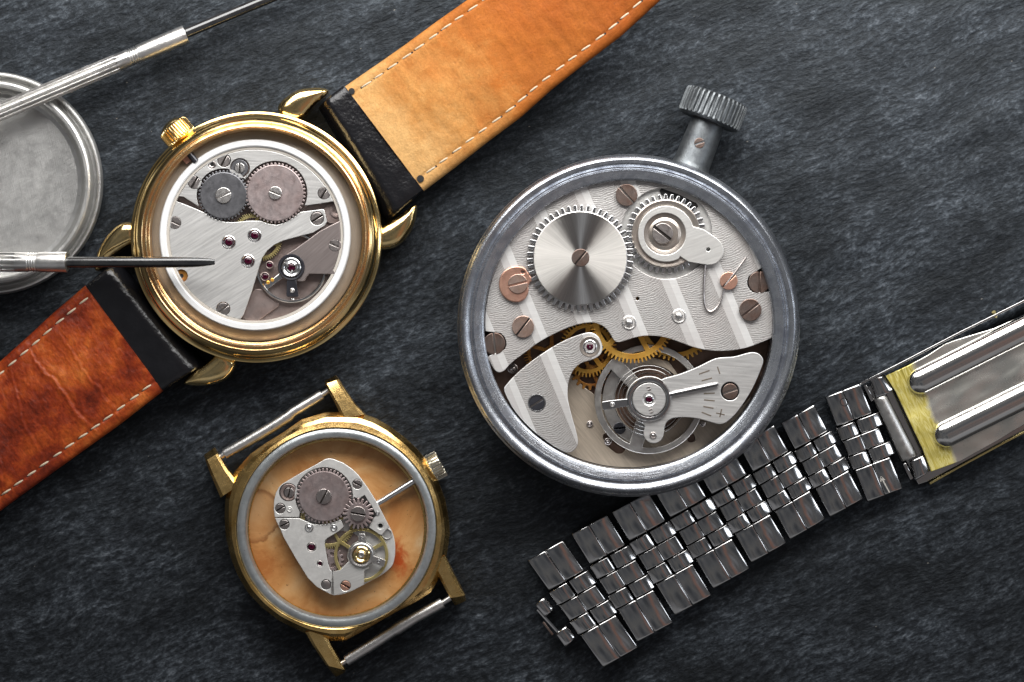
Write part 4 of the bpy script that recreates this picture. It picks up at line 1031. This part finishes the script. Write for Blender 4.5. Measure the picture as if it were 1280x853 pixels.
    mb = MB(); mb.disc(407.6, 731, 5.8, 34, 38.6, .8, 30, dome=.6); part('rivet', mb, 'screw', tr, 38)
    ruby(tr, 389.4, 684, 5.8, 4.6, 38, 'screw'); ruby(tr, 400, 704.6, 3.8, 3.1, 38, 'screw')
    stud(tr, 386.5, 659.6, 5.4, 38.8); stud(tr, 417.4, 660, 4.4, 38.8)
    # balance
    mb = MB(); mb.plate([circ(*B, 34, 110)]+windows(*B, 6, 30, 3, 4.4, 28), 33, 35.6, .7); part('balance_wheel', mb, 'brass_pale', T, 35)
    mb = MB(); mb.plate([[(416.4, 714.8), (425, 712.8), (434, 703.5), (440, 700), (462, 701), (461, 710.6), (455.4, 713.4), (455, 731), (443, 737.4), (430, 741.6), (417.4, 744.6)], circ(431.8, 732.4, 6.7, 30)], 36, 39.4, .6); ck = part('balance_cock', mb, 'nickel_d', T, 39)
    screw(ck, 431.8, 732.4, 6.1, 39, -30, 'copper', 'black', h=4, w=1.1)
    mb = MB(); mb.lathe(*B, [(17.6, 36), (17.4, 39.6), (16.6, 40.4), (11, 40), (10.6, 38)], 60); part('cock_ring', mb, 'steel_satin', ck, 40)
    mb = MB(); mb.lathe(*B, [(15.6, 40), (15.2, 42), (14, 42.6), (11.6, 42), (11.2, 40)], 56)
    mb.plate([[(448.4, 667.4), (456, 667.4), (458, 680), (447.6, 680)]], 38.6, 41.4, .6); mb.plate([[(465, 694), (482, 700.6), (479.6, 709), (463, 703)]], 38.6, 41.6, .6)
    rg = part('regulator', mb, 'screw_light', T, 42); stud(rg, 473.6, 702, 2.3, 42); stud(rg, 452.4, 673, 2.0, 41.6)
    mb = MB(); mb.lathe(*B, [(11, 40), (10.8, 43), (9.6, 43.8), (7, 43), (5, 41.4), (3.8, 42)], 56); part('jewel_setting', mb, 'gold', ck, 43)
    mb = MB(); mb.lathe(*B, [(4, 40), (3.9, 43), (3.2, 43.6), (1.9, 43.3), (1.6, 42.4), (0, 42.4)], 36); part('shock_cap', mb, 'screw_light', ck, 43)
M['gold_crown'] = metal('pale_gold_crown', (.82, .79, .70), .24, (.7, .64, .50), wear=.5)
build_small_watch()

# ================================================================== THE STEEL BRACELET
def build_bracelet():
    T = thing('watch_bracelet', 'polished steel link watch bracelet with ribbed folding clasp, a yellow reflection painted on one end', 'watch bracelet', 960, 640)
    G = [((661, 701), (702, 677), (755, 834)), ((715.6, 668), (757, 645), (798, 802)), ((766, 640.5), (808.5, 616.5), (845, 769)),
         ((818.5, 612.5), (861, 588.5), (893, 735.5)), ((872, 585), (913, 561.5), (940.5, 703)), ((925, 557), (966, 532.5), (989, 674)),
         ((978, 529), (1016.5, 507), (1039, 646)), ((1033, 496.5), (1074, 480.5), (1086, 627))]
    U = lambda v: v/162.0
    rows = [('outer_link', 0, 45, ((-1, 23.2), (23.6, 48.8))), ('inner_link', 47.6, 67, ((-3, 22.6), (25.4, 53))), ('centre_link', 68.6, 91, ((-1.5, 23), (23.4, 50))),
            ('inner_link', 92.6, 112, ((-3, 22.6), (25.4, 53))), ('outer_link', 113.6, 162, ((-1, 23.2), (23.6, 48.8)))]
    rn = random.Random(5)
    for gi, (a, b, c) in enumerate(G):
        e1 = ((b[0]-a[0])/47.0, (b[1]-a[1])/47.0); e2 = ((c[0]-a[0])/162.0, (c[1]-a[1])/162.0)
        for nm, v0, v1, us in rows:
            for k, (u0, u1) in enumerate(us):
                if gi == 7 and nm == 'inner_link' and k == 1: u1 = 57
                mb = MB(); nu = 22; P = []
                tilt = rn.uniform(-.9, .9); tilt2 = rn.uniform(-.6, .6)
                cr = 1.25 if nm == 'outer_link' else (1.8 if nm == 'centre_link' else 3.6)
                for i in range(nu+1):
                    s_ = .5-.5*math.cos(PI*i/nu); row = []
                    for j in range(nu+1):
                        q = .5-.5*math.cos(PI*j/nu); u = u0+(u1-u0)*s_; v = v0+(v1-v0)*q
                        su, sv = 2*s_-1, 2*q-1
                        z = 22 + (-1.3 if k == 0 else 1.1)*-su*(1 if nm != 'inner_link' else .7) - cr*su*su - .7*abs(su)**36 - (1.2*sv*sv if nm == 'outer_link' else .3*sv*sv) - .6*abs(sv)**40 + tilt*su + tilt2*sv
                        row.append((a[0]+e1[0]*u+e2[0]*v, a[1]+e1[1]*u+e2[1]*v, z))
                    P.append(row)
                mb.grid(P, 17); part(nm, mb, 'link', T, 22, sharp=50)
        # pins under the gaps
        mb = MB()
        for u in (11.5, 35):
            mb.tube([(a[0]+e1[0]*u+e2[0]*4, a[1]+e1[1]*u+e2[1]*4, 10), (a[0]+e1[0]*u+e2[0]*158, a[1]+e1[1]*u+e2[1]*158, 10)], 3.0, 8)
            part('link_pin', mb, 'slot', T, 12); mb = MB()
    # end blocks at the free end
    def block(q, z0, z1, cr, name, mat, par=T):
        """q: top-left, top-right, bottom-right, bottom-left"""
        P = []; n = 14
        for i in range(n+1):
            a = .5-.5*math.cos(PI*i/n); row = []
            for j in range(n+1):
                b = .5-.5*math.cos(PI*j/n); su, sv = 2*a-1, 2*b-1
                x = (q[0][0]*(1-a)+q[1][0]*a)*(1-b)+(q[3][0]*(1-a)+q[2][0]*a)*b; y = (q[0][1]*(1-a)+q[1][1]*a)*(1-b)+(q[3][1]*(1-a)+q[2][1]*a)*b
                row.append((x, y, z1-cr*su*su-1.4*abs(su)**20-.4*sv*sv-1.2*abs(sv)**20))
            P.append(row)
        mb = MB(); mb.grid(P, z1-z0-cr); part(name, mb, mat, par, z1, sharp=50)
    block([(668.6, 757), (680, 746.5), (692.5, 761), (681, 772.5)], 5, 19, 3, 'end_block', 'link')
    block([(694.5, 793.5), (707.5, 782.5), (720, 797), (706.5, 810)], 5, 19, 3, 'end_block', 'link')
    mb = MB(); mb.tube([(672, 762, 10), (708, 802, 10)], 2.4, 8); part('end_pin', mb, 'link', T, 12)
    mb = MB(); mb.plate([[(678, 779), (680, 777.5), (692, 793), (690, 794.6)]], 8, 12, .5); part('end_clip', mb, 'bronze', T, 12)
    # marks on the last links
    mb = MB()
    def stroke(x0, y0, x1, y1, w, z):
        L = math.hypot(x1-x0, y1-y0); nx, ny = -(y1-y0)/L*w, (x1-x0)/L*w
        mb.plate([[(x0+nx, y0+ny), (x1+nx, y1+ny), (x1-nx, y1-ny), (x0-nx, y0-ny)]], z-.6, z, .1)
    stroke(1112, 616, 1101.5, 597, .8, 22.2); stroke(1101.3, 596.4, 1101.0, 602.5, .8, 22.2); stroke(1101.3, 596.4, 1106, 600.4, .8, 22.2)
    part('arrow_mark', mb, 'mark_light', T, 22)
    mb = MB(); mb.plate([circ(1055.4, 502.6, 5.6, 40), circ(1055.4, 502.6, 4.4, 40)], 21.2, 22.3, .1)
    part('round_mark', mb, 'black', T, 22)
    # clasp: lower blade, hinge, top plate with two ribs
    mb = MB(); mb.plate([[(1084, 484), (1140, 462), (1190, 438), (1240, 424), (1318, 390), (1318, 520), (1262, 548), (1160, 602), (1148, 606)]], 2, 7, .8); part('lower_blade', mb, 'link', T, 7)
    mb = MB()
    P = [(1075.5, 478.6), (1122, 455), (1200, 414.5), (1280, 375), (1330, 350)]
    mb.plate([P+[(x+1.2, y+2.6) for x, y in reversed(P)]], 3, 30, .6); part('blade_wall', mb, 'link', T, 30)
    P = [(1163, 606), (1200, 585), (1260, 552.5), (1330, 516)]
    mb = MB(); mb.plate([P+[(x-1.2, y-2.4) for x, y in reversed(P)]], 3, 17, .5); part('blade_wall', mb, 'wall_yellow', T, 17)
    mb = MB(); mb.tube([(1242, 390, 29), (1245, 396, 25)], 2.6, 12); part('clasp_pin', mb, 'brass_pale', T, 29)
    top = [(1107, 470), (1134, 457.6), (1160, 443.6), (1180, 430.4), (1192, 425.6), (1215, 418.6), (1243, 410.2), (1280, 394), (1345, 362), (1400, 474), (1330, 505), (1282, 530), (1262, 541.5), (1249.6, 549.4), (1230, 560.4), (1200, 577), (1164, 590), (1156.4, 570), (1153, 561), (1119.6, 490)]
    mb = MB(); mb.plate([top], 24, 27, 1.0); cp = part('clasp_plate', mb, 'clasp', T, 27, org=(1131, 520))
    for (x0, y0), (x1, y1), r in (((1152, 477), (1400, 353), 17), ((1184, 543.5), (1420, 427), 17)):
        L = math.hypot(x1-x0, y1-y0); dx, dy = (x1-x0)/L, (y1-y0)/L; nx, ny = -dy, dx; mb = MB(); P = []
        na, nl = 20, 40
        ts = [-r*math.cos(R(a)) for a in range(0, 90, 8)]+[L*i/10 for i in range(11)]
        for t in ts:
            w = math.sqrt(max(.02, r*r-t*t)) if t < 0 else r; row = []
            for j in range(na+1):
                th = PI*j/na; s_ = -math.cos(th); hh = 13*(w/r)*math.sin(th)**.9
                row.append((x0+dx*t+nx*w*s_, y0+dy*t+ny*w*s_, 26.6+hh))
            P.append(row)
        mb.grid(P, .5); part('rib', mb, 'rib', cp, 34, sharp=70)
    mb = MB(); mb.plate([[(1118, 490), (1122, 488), (1157, 562), (1153, 566)]], 8, 14, 1.2); part('shaded_fold_edge', mb, 'slot', cp, 14)  # dark strip: the shade of the hinge gap is in its colour
    block([(1093.4, 500), (1109, 493.2), (1147.6, 569), (1129, 577.4)], 8, 26, 4, 'hinge_bar', 'steel_satin')
    block([(1087.4, 474.6), (1105.6, 468.6), (1119, 488), (1096.4, 498.6)], 6, 27, 3, 'hinge_block', 'link')
    block([(1138.4, 577), (1156, 568.4), (1163.8, 588.6), (1144.8, 601.4)], 6, 27, 3, 'hinge_block', 'link')
    for pts in ([(1079, 482), (1083, 480.4), (1093, 500), (1089, 502.4)], [(1128.6, 580.5), (1132.4, 578.6), (1142, 598), (1138, 600.4)]):
        mb = MB(); mb.plate([pts], 8, 20, 1.0); part('hinge_washer', mb, 'link', T, 20)
M['wall_yellow'] = metal('yellow_edge', (.72, .62, .28), .25)  # plain yellow metal for the lower blade wall
build_bracelet()

# ================================================================== THE CASE BACK AND THE TWO SCREWDRIVERS
def build_case_back():
    cx, cy = -13, 228.5
    T = thing('case_back', 'round grey steel watch case back lying hollow side up at the left edge', 'case back', cx, cy)
    mb = MB()
    mb.lathe(cx, cy, [(131, 2), (139, 5), (140, 10), (139.4, 18), (138, 20.5), (136, 20.8), (134.4, 19), (133.6, 12), (131.6, 9.4), (129, 10.5), (128, 16), (127.6, 28), (126.4, 31), (124, 32.6), (121, 32.4), (119.2, 30.6), (118.2, 26), (116, 17), (113, 12.5), (108, 11), (80, 10.6), (0, 10.4)], 220)
    part('dish', mb, 'dish', T, 26, org=(cx, cy))
build_case_back()

def build_driver(label, tip, butt, z_tip, z_butt, t_ferrule, t_flute, r, rs, taper):
    """a lying screwdriver; distances measured from the butt along the axis"""
    T = thing('screwdriver', label, 'screwdriver', (tip[0]+butt[0])/2, (tip[1]+butt[1])/2, 'watchmaker screwdrivers')
    L = math.hypot(tip[0]-butt[0], tip[1]-butt[1])
    d = (tip[0]-butt[0], tip[1]-butt[1], (z_tip-z_butt))
    p0 = (butt[0], butt[1], z_butt)
    zr = max(z_tip, z_butt)
    mb = MB(); f = t_flute
    prof = [(0, 0, 0), (0, r*.9, 0), (2, r, 0), (3, r, 4.2)]
    prof += [(3+(f-3)*k/6, r, 4.2) for k in range(1, 7)]
    prof += [(f+1.5, r*.99, .8), (f+3, r*.98, 0), (f+18, r*.97, 0)]
    for k in range(4): prof += [(f+18+k*3.2, r*.97, 0), (f+19+k*3.2, r*.89, 0), (f+20.2+k*3.2, r*.89, 0), (f+21.2+k*3.2, r*.97, 0)]
    prof += [(f+34, r*1.0, 0), (t_ferrule-2, r*1.02, 0), (t_ferrule-.5, r*.99, 0), (t_ferrule, r*.9, 0), (t_ferrule, rs*.8, 0)]
    mb.axlathe(p0, d, prof, 11*18, 11)
    part('handle', mb, 'aluminium', T, z_butt+(z_tip-z_butt)*.4, sharp=30)
    mb = MB()
    if taper:
        n = 24; D = Vector((d[0], -d[1], d[2])).normalized(); A = D.cross(Vector((0, 0, 1))).normalized(); B = A.cross(D)
        st = [(t_ferrule-4, rs, rs), (L-50, rs, rs), (L-34, rs*.98, rs*.9), (L-18, rs*.84, rs*.6), (L-6, rs*.62, rs*.32), (L, rs*.46, rs*.2)]
        vs, fs = [], []
        for t, ra, rb in st:
            c = Vector((p0[0], -p0[1], p0[2]))+D*t
            for j in range(n):
                th = 2*PI*j/n; vs.append(tuple(c+A*(ra*math.cos(th))+B*(rb*math.sin(th))))
        for i in range(len(st)-1):
            for j in range(n):
                j2 = (j+1) % n; fs.append([i*n+j, (i+1)*n+j, (i+1)*n+j2, i*n+j2])
        fs.append([(len(st)-1)*n+j for j in range(n)]); mb.add(vs, fs)
    else:
        mb.axlathe(p0, d, [(t_ferrule-4, rs, 0), (L-20, rs*.96, 0), (L, rs*.3, 0), (L, 0, 0)], 28)
    part('blade', mb, 'shaft', T, z_tip*.6+z_butt*.4, sharp=35)
# first: handle across the case back, blade leaving the frame at the top
build_driver('screwdriver with fluted aluminium handle lying across the top of the case back', (560, -98), (-60, 167.7), 9, 49, 318.5, 224, 11.4, 6.6, False)
build_driver('level screwdriver whose black blade points over the movement of the gold wristwatch', (272.5, 328.2), (-80, 327.6), 92, 50, 166, 98, 12.6, 6.9, True)

# ================================================================== CAMERA, LIGHT, WORLD
cam = bpy.data.cameras.new('camera'); co = bpy.data.objects.new('camera', cam); COL.objects.link(co)
co.location = (0, 0, CAMZ); co.rotation_euler = (0, 0, 0)
cam.sensor_width = 36; cam.lens = 36*CAMZ/12.8; cam.clip_end = 200; cam.clip_start = .5
SC.camera = co

def area(name, loc, target, sx, sy, power, color):
    l = bpy.data.lights.new(name, 'AREA'); l.shape = 'RECTANGLE'; l.size = sx; l.size_y = sy; l.energy = power; l.color = color
    o = bpy.data.objects.new(name, l); COL.objects.link(o); o.location = loc
    o.rotation_euler = (Vector(target)-Vector(loc)).to_track_quat('-Z', 'Y').to_euler(); return o
area('window_light', (0.9, 10.4, 8.2), (0.2, 0.6, 0), 20.0, 8.5, 4700, (1.0, .99, .97))
area('side_fill_light', (13, 1.5, 9), (2, 0, 0), 2.5, 5, 200, (.86, .92, 1.0))

w = bpy.data.worlds.new('World'); SC.world = w; w.use_nodes = True
nt = w.node_tree; bg = nt.nodes['Background']
tc = nt.nodes.new('ShaderNodeTexCoord')
sep = nt.nodes.new('ShaderNodeSeparateXYZ'); nt.links.new(tc.outputs['Generated'], sep.inputs[0])
nz = nt.nodes.new('ShaderNodeTexNoise'); nt.links.new(tc.outputs['Generated'], nz.inputs['Vector'])
nz.inputs['Scale'].default_value = 2.6; nz.inputs['Detail'].default_value = 2
rp = nt.nodes.new('ShaderNodeValToRGB'); nt.links.new(nz.outputs['Fac'], rp.inputs[0])
e = rp.color_ramp.elements
for k, (p, c) in enumerate([(.36, (.07, .075, .085)), (.46, (.15, .155, .165)), (.52, (.21, .205, .20)), (.57, (.12, .12, .125)), (.66, (.30, .31, .33))]):
    if k >= 2: e.new(p)
    e[k].position = p; e[k].color = (*c, 1)
rz = nt.nodes.new('ShaderNodeValToRGB'); nt.links.new(sep.outputs[2], rz.inputs[0])
rz.color_ramp.elements[0].position = .25; rz.color_ramp.elements[0].color = (.34, .33, .32, 1)
rz.color_ramp.elements[1].position = .85; rz.color_ramp.elements[1].color = (1, 1, 1, 1)
mx = nt.nodes.new('ShaderNodeMix'); mx.data_type = 'RGBA'; mx.blend_type = 'MULTIPLY'; mx.inputs[0].default_value = 1
nt.links.new(rp.outputs[0], mx.inputs[6]); nt.links.new(rz.outputs[0], mx.inputs[7])
# brown band beside the zenith, pale band low nearby, added for metal reflections
def nmath(op, a, b=None, clamp=False):
    x = nt.nodes.new('ShaderNodeMath'); x.operation = op; x.use_clamp = clamp
    for k, v in enumerate((a, b)):
        if v is None: continue
        if isinstance(v, (int, float)): x.inputs[k].default_value = v
        else: nt.links.new(v, x.inputs[k])
    return x.outputs[0]
def nramp(f, stops):
    x = nt.nodes.new('ShaderNodeValToRGB'); nt.links.new(f, x.inputs[0]); el = x.color_ramp.elements
    while len(el) < len(stops): el.new(.5)
    for k, (p, v) in enumerate(stops): el[k].position = p; el[k].color = (v, v, v, 1)
    return x.outputs[0]
wob = nmath('MULTIPLY', nmath('SUBTRACT', nz.outputs['Fac'], .5), .5)
xx = nmath('ADD', nmath('ADD', nmath('MULTIPLY', sep.outputs[0], .88), nmath('MULTIPLY', sep.outputs[1], .47)), wob)
band = nramp(nmath('ADD', xx, .5), [(.655, 0), (.69, 1), (.77, 1), (.82, 0)])
m2 = nt.nodes.new('ShaderNodeMix'); m2.data_type = 'RGBA'; nt.links.new(nmath('MULTIPLY', band, .9), m2.inputs[0])
nt.links.new(mx.outputs[2], m2.inputs[6]); m2.inputs[7].default_value = (.36, .20, .155, 1)
near = nramp(nmath('ADD', nmath('ADD', nmath('MULTIPLY', sep.outputs[1], -1.0), nmath('MULTIPLY', wob, .5)), 0.0), [(.42, 0), (.52, 1), (.70, 1), (.80, 0)])
m3 = nt.nodes.new('ShaderNodeMix'); m3.data_type = 'RGBA'; nt.links.new(nmath('MULTIPLY', near, .45), m3.inputs[0])
nt.links.new(m2.outputs[2], m3.inputs[6]); m3.inputs[7].default_value = (.62, .62, .64, 1)
nt.links.new(m3.outputs[2], bg.inputs[0]); bg.inputs[1].default_value = .72

SC.view_settings.view_transform = 'Standard'; SC.view_settings.look = 'None'; SC.view_settings.exposure = 0; SC.view_settings.gamma = 1
SC.render.engine = 'CYCLES'
SC.cycles.max_bounces = 8; SC.cycles.caustics_reflective = False; SC.cycles.caustics_refractive = False
SC.cycles.use_denoising = True
SC.cycles.sample_clamp_indirect = 4
SC.render.film_transparent = False
